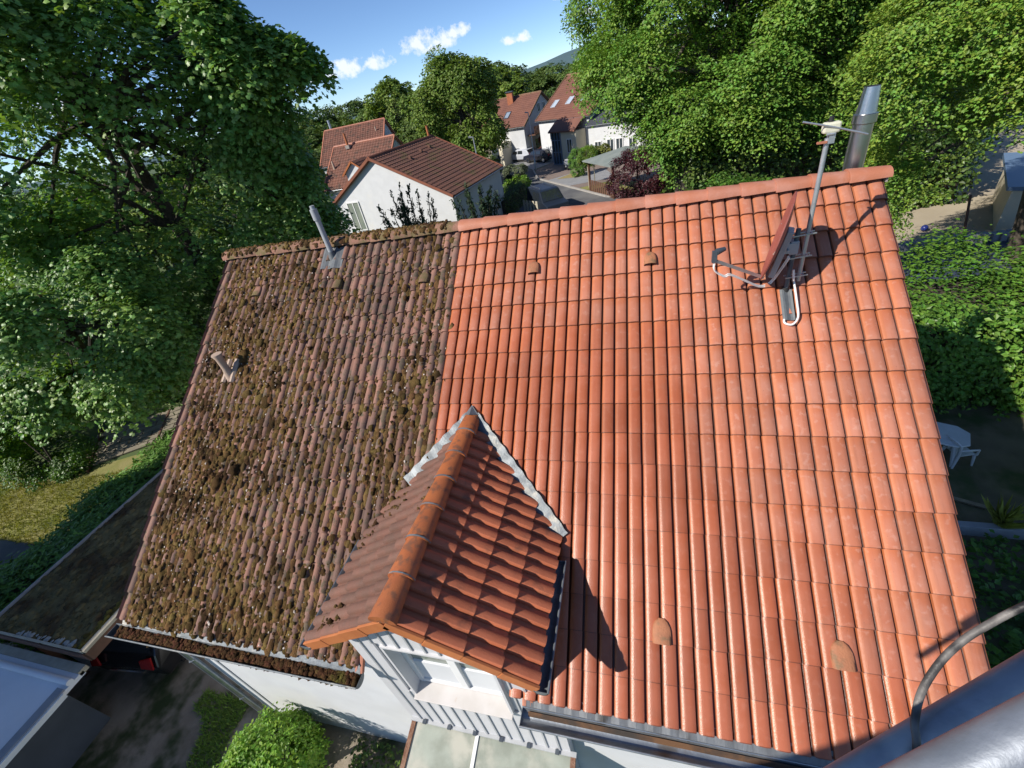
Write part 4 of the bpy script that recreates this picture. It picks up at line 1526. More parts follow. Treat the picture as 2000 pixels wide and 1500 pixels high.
# ------------------------------------------------------------------ cars
def car(name, label, loc, rz, paint, L=4.3, W=1.76, H=1.46, van=False):
    t = thing(name, label, "van" if van else "car", loc)
    m = Matrix.Translation(V3(loc)) @ Matrix.Rotation(rz, 4, 'Z')
    if van:
        side = [(-2.15, .35), (-2.2, .8), (-2.12, 1.75), (-2.0, 1.86), (.35, 1.88), (.62, 1.82), (1.25, 1.14), (2.05, .98), (2.18, .72), (2.16, .35)]
        wins = [(.02, 1.16, .50, 1.70), (-.78, 1.16, -.06, 1.70)]
        ws = ((1.22, 1.17), (.66, 1.77))
        rw = ((-2.185, 1.1), (-2.125, 1.68))
    else:
        side = [(-2.1, .32), (-2.15, .72), (-2.02, .98), (-1.62, 1.36), (-1.1, 1.46), (.05, 1.45), (.42, 1.36), (1.1, .98), (1.95, .84), (2.12, .62), (2.12, .32)]
        wins = [(-.1, .98, .55, 1.30), (-.95, .98, -.18, 1.33)]
        ws = ((1.06, 1.01), (.45, 1.35))
        rw = ((-1.98, 1.03), (-1.64, 1.36))
    sx = L / 4.3
    hz = H / (1.88 if van else 1.46)

    def half(z):
        zz = z
        base = W / 2
        belt = 1.1 if van else .95
        return base - (max(0, zz - belt) * (.16 if van else .34)) - (.05 if zz < .5 else 0)
    mb = MB()
    n = len(side)
    vs = [m @ V3((x * sx, s * half(z), z * hz)) for s in (-1, 1) for x, z in side]
    fs = [(i, (i + 1) % n, n + (i + 1) % n, n + i) for i in range(n)] + [tuple(range(n - 1, -1, -1)), tuple(range(n, 2 * n))]
    body = mb.add(vs, fs).build("body", paint, t, bevel=.05)
    for s in (-1, 1):
        for x0, z0, x1, z1 in wins:
            q = [(x0, z0), (x1 + (.28 if x0 > -.5 and not van else 0), z0), (x1, z1), (x0 + .03, z1)]
            MB().extrude([m @ V3((x * sx, s * (half(z) + .004), z * hz)) for x, z in q], m.to_3x3() @ V3((0, s * .006, 0))).build("side_window", CARGLASS, t)
    for (xa, za), (xb, zb), nm in (ws + ("windscreen",), rw + ("rear_window",)):
        d = 1 if nm == "windscreen" else -1
        q = [V3((xa * sx + d * .012, -half(za) * .88, za * hz + .008)), V3((xa * sx + d * .012, half(za) * .88, za * hz + .008)),
             V3((xb * sx + d * .012, half(zb) * .86, zb * hz + .008)), V3((xb * sx + d * .012, -half(zb) * .86, zb * hz + .008))]
        MB().extrude([m @ p for p in q], m.to_3x3() @ V3((d * .006, 0, .006))).build(nm, CARGLASS, t)
    for s in (-1, 1):
        MB().extrude([m @ V3((-2.16 * sx, s * (W / 2 - .10), .74 * hz)), m @ V3((-2.16 * sx, s * (W / 2 - .36), .78 * hz)), m @ V3((-2.1 * sx, s * (W / 2 - .34), .96 * hz)), m @ V3((-2.05 * sx, s * (W / 2 - .10), .99 * hz))], m.to_3x3() @ V3((-.03, 0, .01))).build("tail_lamp", TAIL_RED, t)
        MB().box((2.1 * sx, s * (W / 2 - .28), .72 * hz), (.10, .34, .13), m=m).build("headlight", CHROME, t)
        for x in (-1.32, 1.32):
            w = MB().tube([m @ V3((x * sx, s * (W / 2 - .19), .31)), m @ V3((x * sx, s * (W / 2 + .012), .31))], .31, 18).build("wheel", BLACK, t, smooth=True)
            MB().tube([m @ V3((x * sx, s * (W / 2 + .0), .31)), m @ V3((x * sx, s * (W / 2 + .02), .31))], .2, 12).build("rim", CHROME, w)
    MB().box((-2.17 * sx, 0, .60 * hz), (.05, W * .5, .035), m=m).build("chrome_strip", CHROME, t)
    MB().box((0, 0, .26), (3.6 * sx, W * .9, .12), m=m).build("underbody", BLACK, t)
    return t, m


t, m = car("parked_car", "black car with red tail lamps under the mossy carport", (-3.35, -2.45, 0), math.radians(96), BLACK_PAINT)
t, m = car("delivery_van", "dark blue grey van parked in the street with a round blue and white emblem", (.35, 28.8, .012), math.radians(-58), NAVY, 4.3, 1.8, 1.85, True)
MB().tube([m @ V3((-1.25, .905, 1.08)), m @ V3((-1.25, .935, 1.08))], .38, 20).build("emblem", M("emblem_white", (.75, .8, .85), None, rough=.4), t)
MB().tube([m @ V3((-1.25, .93, 1.08)), m @ V3((-1.25, .945, 1.08))], .26, 20).build("emblem_blue", M("emblem_blue", (.05, .22, .45), None, rough=.4), t)
for s in (-.55, .55):
    MB().bar(m @ V3((-1.8, s, 1.93)), m @ V3((.3, s, 1.93)), .05, .05).build("roof_bar", DARK_STEEL, t)
car("parked_car", "silver car parked before the house with the orange chimney", (-7.6, 56.4, .016), math.radians(150), SILVER, 4.4)
car("parked_car", "dark blue car parked in front of the silver car", (-4.6, 53.6, .016), math.radians(146), ANTHR, 4.4)

# ------------------------------------------------------------------ further houses
def slope(mb, P0, U, V, nrm, course=.34, roll=.30, amp=.03, step=.03):
    """tiled slope: P0 lower corner, U along the eave, V up the slope"""
    P0, U, V, nrm = V3(P0), V3(U), V3(V), V3(nrm)
    W, L = U.length, V.length
    ud, vd = U.normalized(), V.normalized()
    nc = max(1, round(L / course))
    nr = max(1, round(W / roll))
    for c in range(nc):
        v0, v1 = L * c / nc, L * (c + 1) / nc
        vs = []
        for q, (vv, hh) in enumerate(((v0, step), (v1 + .01, 0.0), (v0, 0.0))):
            for k in range(nr * 3 + 1):
                x = W * k / (nr * 3)
                a = (0, amp, amp * .8)[k % 3]
                vs.append(P0 + ud * x + vd * vv + nrm * (hh + (a if q < 2 else 0)))
        n = nr * 3 + 1
        mb.add(vs, [(k, k + 1, n + k + 1, n + k) for k in range(n - 1)] + [(2 * n + k, 2 * n + k + 1, k + 1, k) for k in range(n - 1)])
    return mb


def window(parent, o, ux, uz, nrm, w, h, frame=FRAMEW, pane=GLASS_DARK, bars=1, name="window"):
    """o: lower centre on the wall; ux along the wall, uz up, nrm outward"""
    o, ux, uz, nrm = V3(o), V3(ux).normalized(), V3(uz).normalized(), V3(nrm).normalized()
    mb = MB()
    t = .07
    def rect(x0, x1, z0, z1, d0, d1, mbx):
        mbx.extrude([o + ux * x0 + uz * z0 + nrm * d0, o + ux * x1 + uz * z0 + nrm * d0, o + ux * x1 + uz * z1 + nrm * d0, o + ux * x0 + uz * z1 + nrm * d0], nrm * (d1 - d0))
    rect(-w / 2, w / 2, 0, t, .0, .06, mb)
    rect(-w / 2, w / 2, h - t, h, .0, .06, mb)
    rect(-w / 2, -w / 2 + t, t, h - t, .0, .06, mb)
    rect(w / 2 - t, w / 2, t, h - t, .0, .06, mb)
    for k in range(bars):
        x = -w / 2 + w * (k + 1) / (bars + 1)
        rect(x - .03, x + .03, t, h - t, .0, .055, mb)
    f = mb.build(name, frame, parent)
    mb = MB()
    rect(-w / 2 + t * .5, w / 2 - t * .5, t * .5, h - t * .5, .012, .024, mb)
    mb.build("pane", pane, f)
    return f


def gable_house(name, label, R1, R2, zr, wf, wb, ze, wall, roof, zeb=None, over=.25, course=.34, roll=.30, verge=None, trim=RIDGE_RED):
    """ridge R1->R2 (xy), front = right-hand side of that direction looking along it"""
    R1, R2 = V3((*R1, 0)), V3((*R2, 0))
    a = (R2 - R1).normalized()
    f = V3((a.y, -a.x, 0))
    L = (R2 - R1).length
    zeb = ze if zeb is None else zeb
    t = thing(name, label, "house", ((R1 + R2) / 2 + V3((0, 0, 0))))
    z = V3((0, 0, 1))
    Ff, Fb = f * wf, -f * wb
    i0, i1 = R1 + a * over, R2 - a * over
    kf = (zr - ze) / wf
    kb = (zr - zeb) / wb
    wff, wbb = wf - over, wb - over
    zef, zebb = zr - kf * wff - .12, zr - kb * wbb - .12
    prof = [(f * wff, 0), (f * wff, zef), (V3((0, 0, 0)), zr - .12), (-f * wbb, zebb), (-f * wbb, 0)]
    MB().extrude([i0 + p + z * q for p, q in prof], i1 - i0).build("wall", wall, t)
    for (F, w, k, zz) in ((f, wf, kf, ze), (-f, wb, kb, zeb)):
        Vv = -F * w + z * (zr - zz)
        nn = (F * (zr - zz) + z * w).normalized()
        mb = MB()
        e0 = R1 + F * w + z * zz
        slope(mb, e0, R2 - R1, Vv, nn, course, roll)
        o = mb.build("roof_slope", roof, t, recalc=False)
        mb = MB()
        mb.extrude([e0 - nn * .01, e0 + (R2 - R1) - nn * .01, e0 + (R2 - R1) + Vv - nn * .01, e0 + Vv - nn * .01], -nn * .10)
        for s0 in (R1, R2):
            sg = 1 if s0 is R2 else -1
            mb.bar(s0 + F * w + z * zz + a * .03 * sg, s0 + z * zr + a * .03 * sg, .10, .16)
        mb.build("verge", verge or trim, t)
        trough(e0 + F * .06 - z * .05, e0 + (R2 - R1) + F * .06 - z * .05, .07).build("gutter", ZINC, t)
    mb = MB()
    mb.tube([R1 + z * (zr + .02), R2 + z * (zr + .02)], .11, 8)
    mb.build("ridge", trim, t, smooth=True)
    return t, R1, a, f


UP = V3((0, 0, 1))
# white house behind the ridge
t, R1, a, f = gable_house("house", "white gabled house with mossy brown tiles right behind the ridge", (-9.66, 22.1), (-8.48, 30.5), 6.5, 5.55, 5.05, 3.67, WHITE, BROWN_ROOF, over=.2, trim=VERGE_BROWN)
window(t, R1 + a * .19 - f * 2.75 + UP * 2.0, f, UP, -a, 1.1, 2.0, FRAMEW, GLASS_PANE, 1)
MB().tube([V3((-8.6, 30.2, 6.4)), V3((-8.6, 30.2, 7.25)), V3((-8.6, 30.2, 7.3))], [.10, .09, .14], 10).build("clay_pot", ORANGE, t, smooth=True)
for s_, vv in ((.32, 1.2), (.55, 1.0), (.72, .9)):
    p = R1 + a * (8.4 * s_) + f * 1.1 * vv + UP * (6.5 - .51 * 1.1 * vv)
    MB().box(p + UP * .08, (.22, .2, .14)).build("vent_hood", BROWN_ROOF, t)
# two brown roofs behind it
t2, R1, a, f = gable_house("house", "lower brown roofed house with a small gabled dormer, behind the white house", (-21.7, 37.0), (-15.1, 37.3), 6.7, 4.6, 4.6, 3.6, WHITE, RED_ROOF, over=.2)
MB().tube([(-19.9, 36.6, 6.4), (-19.9, 36.6, 7.7)], [.13, .1], 10).build("clay_pot", ORANGE, t2, smooth=True)
MB().box((-19.9, 36.6, 6.55), (.4, .4, .3)).build("pot_base", MORTAR, t2)
MB().tube([(-20.9, 34.6, 5.0), (-20.9, 34.6, 5.75)], [.12, .09], 10).build("vent_pipe", BEIGE_CLAY, t2, smooth=True)
dcx, dcy, dzr, dze = -17.6, 32.5, 5.6, 4.75
mb = MB()
mb.extrude([(dcx - 1.0, dcy + .15, 3.0), (dcx + 1.0, dcy + .15, 3.0), (dcx + 1.0, dcy + .15, dze), (dcx, dcy + .15, dzr - .1), (dcx - 1.0, dcy + .15, dze)], (0, 2.4, 0))
dm = mb.build("dormer", WHITE, t2)
mb = MB()
for sg in (1, -1):
    slope(mb, (dcx + sg * 1.25, dcy if sg > 0 else dcy + 2.6, dze - .15), (0, 2.6 * sg, 0), (-sg * 1.25, 0, dzr - dze + .15), V3((sg * .6, 0, .8)), .34, .3)
mb.build("dormer_roof", RED_ROOF, dm, recalc=False)
mb = MB()
for sg in (1, -1):
    mb.bar((dcx + sg * 1.28, dcy - .03, dze - .16), (dcx, dcy - .03, dzr + .02), .10, .14)
mb.build("dormer_verge", ORANGE, dm)
window(dm, (dcx, dcy + .14, 3.55), (1, 0, 0), UP, (0, -1, 0), .9, 1.0)
t3, R1, a, f = gable_house("house", "tall house with long brown roof and bluish gable, farthest of the three on the left", (-27.6, 45.2), (-20.6, 46.9), 8.0, 5.2, 5.2, 4.9, WHITE, RED_ROOF, over=.2)
for q in (-1.1, .1):
    window(t3, R1 + a * 7.01 + f * q + UP * 5.0, -f, UP, a, .8, .9, FRAMEW, GLASS_DARK)
MB().tube([(-26.9, 45.5, 7.8), (-26.9, 45.5, 9.0)], [.13, .13], 8).build("flue", GALV2, t3, smooth=True)
MB().tube([R1 + a * 6.3 + f * 1.6 + UP * 6.7, R1 + a * 6.3 + f * 1.6 + UP * 7.5], .07, 8).build("vent_pipe", BEIGE_CLAY, t3, smooth=True)
# distant little house at far left
t, R1, a, f = gable_house("house", "small pale house with dark slate roof glimpsed through the maple branches", (-56, 76), (-48, 82), 5.9, 4, 4, 3.4, PALE, SLATE, over=.2, trim=SLATE)
window(t, R1 + a * .19 + UP * 2.6, f, UP, -a, 1.0, 1.2)

# house with the orange chimney
t, R1, a, f = gable_house("house", "cream house with orange chimney and dark balcony, trees behind it", (-11.4, 62.7), (-4.6, 60.0), 7.1, 5.0, 4.6, 4.0, PALE, RED_ROOF2, over=.25, trim=RIDGE_OLD)
g1 = R1 + a * (7.32 - .25)
for q in (-.55, .75):
    window(t, g1 + f * q + UP * 5.0, -f, UP, a, .7, 1.0)
window(t, g1 + f * 1.9 + UP * .9, -f, UP, a, 1.5, 1.3)
window(t, g1 + f * .3 + UP * .3, -f, UP, a, 1.0, 2.0, BROWNP)
mb = MB()
cpos = R1 + a * 3.0 + f * .9
mb.box(cpos + UP * 6.95, (.75, .75, 1.5))
ch = mb.build("chimney", BRICK, t)
MB().box(cpos + UP * 7.75, (.95, .95, .12)).build("chimney_cap", DARK_STEEL, ch)
mb = MB()
bal = g1 + a * .05
mb.extrude([bal + f * 4.2 + UP * 2.75, bal - f * 1.4 + UP * 2.75, bal - f * 1.4 + a * 1.2 + UP * 2.75, bal + f * 4.2 + a * 1.2 + UP * 2.75], UP * .12)
for k in range(19):
    p = bal + f * (4.2 - k * .31) + a * 1.18
    mb.bar(p + UP * 2.85, p + UP * 3.75, .22, .03, a)
mb.build("balcony", BROWNP, t)
ext = R1 + f * 4.75 + a * .6
mb = MB()
mb.extrude([ext, ext + a * 4.2, ext + a * 4.2 + f * 2.2, ext + f * 2.2], UP * 2.6)
ex = mb.build("flat_roofed_bay", CREAM, t)
mb = MB()
for k in range(16):
    p = ext + f * 2.15 + a * (.1 + k * .26)
    mb.bar(p + UP * 2.6, p + UP * 3.4, .03, .03, f)
mb.bar(ext + f * 2.15 + UP * 3.4, ext + f * 2.15 + a * 4.2 + UP * 3.4, .05, .05)
mb.build("railing", DARK_STEEL, ex)
window(ex, ext + f * 2.2 + a * 3.0 + UP * .2, a, UP, f, 1.2, 2.0, DARK_STEEL)
sl = (f * 5.0 + UP * (4.0 - 7.1)).normalized()
nn = (f * 3.1 + UP * 5.0).normalized()
window(t, R1 + a * 3.6 + f * 3.5 + UP * (7.1 - .62 * 3.5 + .06), a, -sl, nn, .8, 1.2, DARK_STEEL, M("skylight_glass", (.25, .3, .36), None, rough=.08, spec=1.0), 0, "skylight")

# big house with skylights
t, R1, a, f = gable_house("house", "white house with large red brown roof and three skylights", (-0.9, 58.2), (5.9, 53.3), 8.2, 6.2, 5.0, 4.45, PALE, RED_ROOF2, over=.3, trim=RIDGE_OLD)
SKYG = M("skylight_pane", (.42, .48, .55), None, rough=.08, spec=1.0)
kf = (8.2 - 4.45) / 6.2
sl = (f * 6.2 - UP * 3.75).normalized()
nn = (f * 3.75 + UP * 6.2).normalized()
for s_, vv in ((1.5, 4.6), (3.7, 4.4), (5.9, 4.25)):
    window(t, R1 + a * s_ + f * vv + UP * (8.2 - kf * vv + .05), a, -sl, nn, .75, 1.15, SILVER, SKYG, 0, "skylight")
fw = R1 + f * 5.9
MB().extrude([fw + a * .32 + f * .02, fw + a * 3.3 + f * .02, fw + a * 3.3 + f * .02 + UP * 4.5, fw + a * .32 + f * .02 + UP * 4.5], f * .05).build("white_front", WHITE, t)
window(t, fw + a * 2.2 + f * .08 + UP * 2.3, a, UP, f, .5, 1.1)
mb = MB()
px0 = fw + a * 3.6
mb.extrude([px0 + UP * 4.5, px0 + a * 4.0 + UP * 4.5, px0 + a * 4.0 + f * 2.0 + UP * 3.3, px0 + f * 2.0 + UP * 3.3], UP * .14)
mb.build("porch_roof", RED_ROOF2, t)
mb = MB()
for k in range(4):
    p = px0 + a * (.2 + k * .45) + f * 1.7
    mb.bar(p, p + UP * 3.4, .08, .08, f)
for zz in (.05, 1.3, 2.5, 3.35):
    mb.bar(px0 + a * .2 + f * 1.7 + UP * zz, px0 + a * 1.55 + f * 1.7 + UP * zz, .08, .08)
ent = mb.build("entrance_frame", BLUE_TRIM, t)
MB().extrude([px0 + a * .2 + f * 1.68, px0 + a * 1.55 + f * 1.68, px0 + a * 1.55 + f * 1.68 + UP * 3.4, px0 + a * .2 + f * 1.68 + UP * 3.4], -f * .02).build("entrance_glass", GLASS_DARK, ent)
MB().extrude([px0 + a * 1.7 + f * .1, px0 + a * 3.9 + f * .1, px0 + a * 3.9 + f * 1.7, px0 + a * 1.7 + f * 1.7], UP * 3.3).build("porch_wall", CREAM, t)
window(t, px0 + a * 2.9 + f * 1.71 + UP * 1.2, a, UP, f, .8, 1.4)
ge = R1 + a * (8.38 - .3)
for q, zz in ((3.4, 4.0), (1.6, 4.0), (-.6, 5.6), (3.4, 1.0), (1.2, 1.0), (-1.5, 3.6)):
    window(t, ge + f * q + UP * (zz if zz > 4 else zz), -f, UP, a, 1.1, 1.3 if zz != 1.0 else 1.9)
MB().extrude([ge + f * 5.0 + UP * 3.1 + a * .02, ge - f * 3 + UP * 3.1 + a * .02, ge - f * 3 + UP * 3.1 + a * 1.4, ge + f * 5 + UP * 3.1 + a * 1.4], UP * .15).build("balcony", PALE, t)

# white bungalow half hidden by the limes
t, R1, a, f = gable_house("house", "white bungalow half hidden behind the lime tree branches", (3.0, 50.6), (13, 47), 4.6, 3.2, 3.2, 3.6, WHITE, SLATE, over=.15, trim=SLATE)
for s_ in (1.2, 2.6, 3.6, 5.0):
    window(t, R1 + a * s_ + f * 3.06 + UP * (.2 if s_ in (2.6, 3.6) else .9), a, UP, f, .8, 1.9 if s_ in (2.6, 3.6) else 1.1)

# beige house at right edge
br = thing("outbuilding", "low beige outbuilding with flat blue grey roof at the right edge", "outbuilding", (25.6, 14.4, 0))
MB().extrude([(21.6, 16.4, 0), (27, 13.6, 0), (29.5, 18.6, 0), (24.1, 21.4, 0)], (0, 0, 1.75)).build("wall", CREAM, br)
MB().extrude([(21.4, 16.4, 1.75), (27, 13.3, 1.75), (29.8, 18.6, 1.75), (24.0, 21.7, 1.75)], (0, 0, .15)).build("roof", BLUE_TRIM, br)

# gazebo
gz_ = thing("gazebo", "open timber gazebo with shallow grey green hipped roof", "gazebo", (6.2, 33.4, 0))
gc = V3((6.2, 33.4, 0))
ga, gb = V3((.85, .5, 0)), V3((-.5, .85, 0))
mb = MB()
ap = gc + UP * 3.15
cs = [gc + ga * sx * 2.7 + gb * sy * 2.5 + UP * 2.45 for sx, sy in ((-1, -1), (1, -1), (1, 1), (-1, 1))]
for i in range(4):
    mb.quad(cs[i], cs[(i + 1) % 4], ap)
mb.quad(*[c - UP * .08 for c in cs[::-1]])
for i in range(4):
    mb.quad(cs[i] - UP * .08, cs[(i + 1) % 4] - UP * .08, cs[(i + 1) % 4], cs[i])
mb.build("roof", GREY_ROOF, gz_)
for sx, sy in ((-1, -1), (1, -1), (1, 1), (-1, 1)):
    p = gc + ga * sx * 2.3 + gb * sy * 2.1
    MB().bar(p, p + UP * 2.4, .14, .14, ga).build("post", BROWNP, gz_)
mb = MB()
for k in range(12):
    p = gc - ga * 2.3 + gb * (-2.0 + k * .36)
    mb.bar(p, p + UP * .95, .25, .03, ga)
mb.build("parapet", BROWNP, gz_)

# street lamps
def lamp(label, x, y, h, lean=0.0):
    t = thing("street_lamp", label, "street lamp", (x, y, 0), None)
    MB().tube([(x, y, 0), (x, y, 1.2), (x, y, 1.25), (x, y, h)], [.09, .09, .055, .045], 10).build("pole", GALV2, t, smooth=True)
    MB().tube([(x, y, h - .02), (x - .35, y - .1, h + .05)], [.05, .07], 8).build("lamp_head", PLASTIC_GREY, t, smooth=True)
    return t


lamp("tall grey street lamp at the kerb beside the parked cars", -4.25, 48.3, 5.8)
lamp("grey street lamp beside the brown roof of the white house", -5.6, 31.9, 5.8)

# scooter
sc = thing("scooter", "white and black motor scooter parked on the drive by the green column shrub", "scooter", (-.3, 45.6, 0))
sm_ = Matrix.Translation(V3((-.3, 45.6, .014))) @ Matrix.Rotation(math.radians(-70), 4, 'Z')
for x in (-.6, .62):
    w = MB().tube([sm_ @ V3((x, -.05, .25)), sm_ @ V3((x, .05, .25))], .25, 14).build("wheel", BLACK, sc)
MB().extrude([sm_ @ V3(p) for p in ((-.85, -.15, .45), (-.2, -.15, .42), (-.1, -.15, .78), (-.8, -.15, .80))], sm_.to_3x3() @ V3((0, .3, 0))).build("body", WHITE_PLASTIC, sc, bevel=.04)
MB().extrude([sm_ @ V3(p) for p in ((.35, -.2, .3), (.45, -.2, .3), (.38, -.2, 1.05), (.3, -.2, 1.05))], sm_.to_3x3() @ V3((0, .4, 0))).build("leg_shield", WHITE_PLASTIC, sc, bevel=.03)
MB().bar(sm_ @ V3((-.75, 0, .83)), sm_ @ V3((-.1, 0, .83)), .28, .09).build("seat", BLACK, sc)
MB().bar(sm_ @ V3((.32, -.32, 1.08)), sm_ @ V3((.32, .32, 1.08)), .04, .04).build("handlebar", BLACK, sc)
MB().bar(sm_ @ V3((-.2, 0, .3)), sm_ @ V3((.4, 0, .3)), .3, .06).build("footboard", BLACK, sc)

# wooden fence with gate post by the van
fn = thing("fence", "pale wooden fence stub with post in front of the van", "fence", (-.9, 28.6, 0))
for k in range(5):
    p = V3((-1.6 + k * .30, 29.2 - k * .24, 0))
    MB().box(p + UP * .55, (.22, .04, 1.1), math.radians(-38)).build("board", WOOD_PALE, fn)
MB().box((-.05, 28.05, .65), (.14, .14, 1.3)).build("post", WOOD_PALE, fn)
MB().bar((-1.7, 29.35, .85), (-.05, 28.05, .85), .04, .09).build("rail", WOOD_PALE, fn)

# ------------------------------------------------------------------ right-hand garden
tb = thing("garden_table", "white plastic garden table with cut corners in the shade of the house", "table", (14.0, 3.2, 0))
tz = .72
poly = [(-.75, -.25), (-.5, -.45), (.5, -.45), (.75, -.25), (.75, .25), (.5, .45), (-.5, .45), (-.75, .25)]
tm = Matrix.Translation((13.52, 3.02, 0)) @ Matrix.Rotation(math.radians(-25), 4, 'Z') @ Matrix.Scale(.86, 4)
pts = [tm @ V3((x, y, tz)) for x, y in poly]
MB().extrude(pts, (0, 0, .04)).build("table_top", WHITE_PLASTIC, tb, bevel=.012)
for sx, sy in ((-1, -1), (1, -1), (1, 1), (-1, 1)):
    MB().tube([tm @ V3((sx * .48, sy * .28, tz)), tm @ V3((sx * .60, sy * .36, 0))], [.06, .035], 8).build("leg", WHITE_PLASTIC, tb)
chn = thing("garden_chair", "white plastic garden chair pushed against the table", "chair", (14.3, 2.35, 0))
cm = Matrix.Translation((14.0, 2.72, 0)) @ Matrix.Rotation(math.radians(-75), 4, 'Z') @ Matrix.Scale(.80, 4)
MB().box((0, 0, .43), (.46, .46, .03), m=cm).build("seat", WHITE_PLASTIC, chn, bevel=.01)
mb = MB()
mb.tube([cm @ V3(p) for p in ((-.23, -.23, .43), (-.24, -.30, .85), (-.12, -.33, .90), (.12, -.33, .90), (.24, -.30, .85), (.23, -.23, .43))], .025, 8)
for x in (-.1, 0, .1):
    mb.bar(cm @ V3((x, -.24, .45)), cm @ V3((x, -.32, .88)), .05, .015, (0, 1, 0))
mb.build("backrest", WHITE_PLASTIC, chn, smooth=True)
for s in (-1, 1):
    MB().tube([cm @ V3((s * .25, -.26, .68)), cm @ V3((s * .27, .0, .67)), cm @ V3((s * .26, .22, .63)), cm @ V3((s * .25, .24, .43))], .022, 8).build("armrest", WHITE_PLASTIC, chn, smooth=True)
    for y in (-.22, .22):
        MB().tube([cm @ V3((s * .21, y, .43)), cm @ V3((s * .25, y * 1.2, 0))], [.035, .022], 8).build("leg", WHITE_PLASTIC, chn)

gw = thing("garden_wall", "low concrete edging wall crossing the shaded garden", "wall", (14, .7, 0))
MB().bar((10.2, .78, .12), (20, .55, .12), .14, .30).build("wall", CONC, gw, bevel=.01)
rw_ = thing("retaining_wall", "long curved retaining wall of grey stones behind the ivy", "wall", (20, 14.5, 0))
for k in range(26):
    x = 16.2 + k * .30
    y = 14.0 + .30 * k * .25 + .3 * math.sin(k * .25)
    MB().box((x, y, .30), (.28, .30, .60 + .03 * (k % 3)), math.radians(16)).build("stone", CONC, rw_, bevel=.02)
st = thing("blue_cover", "dark blue cover spread behind the ivy hedge", "cover", (19, 12.6, 0))
mb = MB()
for i in range(12):
    for j in range(4):
        q = []
        for di, dj in ((0, 0), (1, 0), (1, 1), (0, 1)):
            x = 14.4 + (i + di) * .8
            y = 11.2 + (j + dj) * .7 + (i + di) * .12
            q.append((x, y, .25 + .05 * math.sin(x * 3.1 + y * 2) + .03 * math.sin(x * 7)))
        mb.quad(*q)
mb.build("sheet", BLUE_TARP, st, smooth=True, recalc=False)
bl = thing("ball", "small blue ball lying in the shaded bed near the sandy yard", "ball", (19.6, 17.4, .2))
bmh = MB()
rr = [(.14 * math.sin(math.pi * i / 8), .14 * math.cos(math.pi * i / 8)) for i in range(9)]
bmh.tube([(19.6, 17.4, .15 - c) for s, c in rr], [max(s, .002) for s, c in rr], 14, False)
bmh.build("shell", M("blue_plastic", (.02, .035, .2), None, rough=.4), bl, smooth='all')
dp = thing("post", "thin dark post leaning at the edge of the sandy yard", "post", (21, 18.2, 0))
MB().tube([(20.6, 16.4, 0), (21.2, 18.0, 1.2)], .05, 7).build("pole", BROWNP, dp)
pk = thing("plank", "thin wooden plank lying on the dark ground near the chair", "plank", (12.9, 1.6, 0))
MB().bar((12.4, 2.0, .04), (13.9, 1.35, .04), .09, .04).build("board", WOODB, pk)

# stone slab path at the left
pth = bpy.data.objects.new("slab_path", None)
COL.objects.link(pth)
pth.location = (-12.0, 2.4, 0)
OFF[pth.name] = V3((-12.0, 2.4, 0))
struct(pth)
rs = random.Random(4)
pa = V3((.80, .60, 0)).normalized()     # along the path
pb = V3((-.60, .80, 0))
for i in range(9):
    for j in range(7):
        c0 = V3((-13.1, 1.1, 0)) + pb * (j * .36) + pa * (i * .82 + (.4 if j % 2 else 0))
        MB().box((c0.x, c0.y, .035), (.78, .31, .05 + rs.uniform(0, .012)), math.atan2(pa.y, pa.x) + rs.gauss(0, .01)).build("slab", SLAB, pth)
ed = thing("path_edging", "brown timber edging board along the slab path", "edging", (-13.4, 2.0, 0))
MB().bar((-12.6, .75, .05), (-15.2, 3.2, .05), .05, .1).build("board", BROWNP, ed)
MB().bar((-10.6, 1.75, .04), (-12.6, 4.4, .04), .06, .08).build("board", BROWNP, ed)

# paving stones showing through the drive, front right
pv = bpy.data.objects.new("drive_paving", None)
COL.objects.link(pv)
pv.location = (-1.5, -7, 0)
OFF[pv.name] = V3((-1.5, -7, 0))
struct(pv)
PAVM = M("mossy_setts", (.12, .095, .075), (.085, .07, .055), 5, .95, .4, 40, orand=.25, c3=(.06, .06, .025), ns3=3)
for i in range(16):
    for j in range(13):
        if rs.random() < .35 or i < 5 or j > 8 or (i - 5) + (8 - j) < 4:
            continue
        MB().box((-2.3 + i * .235 + rs.uniform(-.01, .01) + (.11 if j % 2 else 0), -7.4 + j * .225, .002), (.215, .2, .03 + rs.uniform(0, .012)), rs.gauss(0, .03)).build("sett", PAVM, pv)

# ------------------------------------------------------------------ vegetation
# left maple: big, close, seen against the light side
tree("maple_tree", "large dark green maple filling the upper left, branches reaching over the roof", (-11.2, 8.5, 0), (-10.4, 7.4, 9.2), (6.2, 6.2, 7.6), 28, 2300, 42, .85, .165, 'maple', MAPLE, BARK_DARK, .34, 101, cull=.4, bough=.25, up=.85, droop=.5, fill=.08, flat=.13,
     extra=[(-4.0, 7.0, 11.1, .8), (-3.3, 7.5, 11.0, .55), (-2.75, 7.9, 10.75, .4), (-4.2, 6.9, 11.8, .8), (-4.7, 8.1, 9.8, .9), (-5.6, 8.6, 8.6, .95), (-5.9, 9.5, 7.6, .95), (-6.2, 9.4, 6.4, .95), (-6.2, 10.5, 5.5, .9), (-5.2, 7.4, 10.4, .9)])
tree("maple_tree", "maple with pale leaves at the left edge, in front of the larger one", (-15.5, 4.5, 0), (-9.6, 2.0, 5.0), (3.4, 2.5, 3.2), 12, 700, 46, .62, .135, 'maple', MAPLE, BARK_DARK, .2, 102, cull=.3, up=.7, droop=.55, bough=.30, flat=.16)
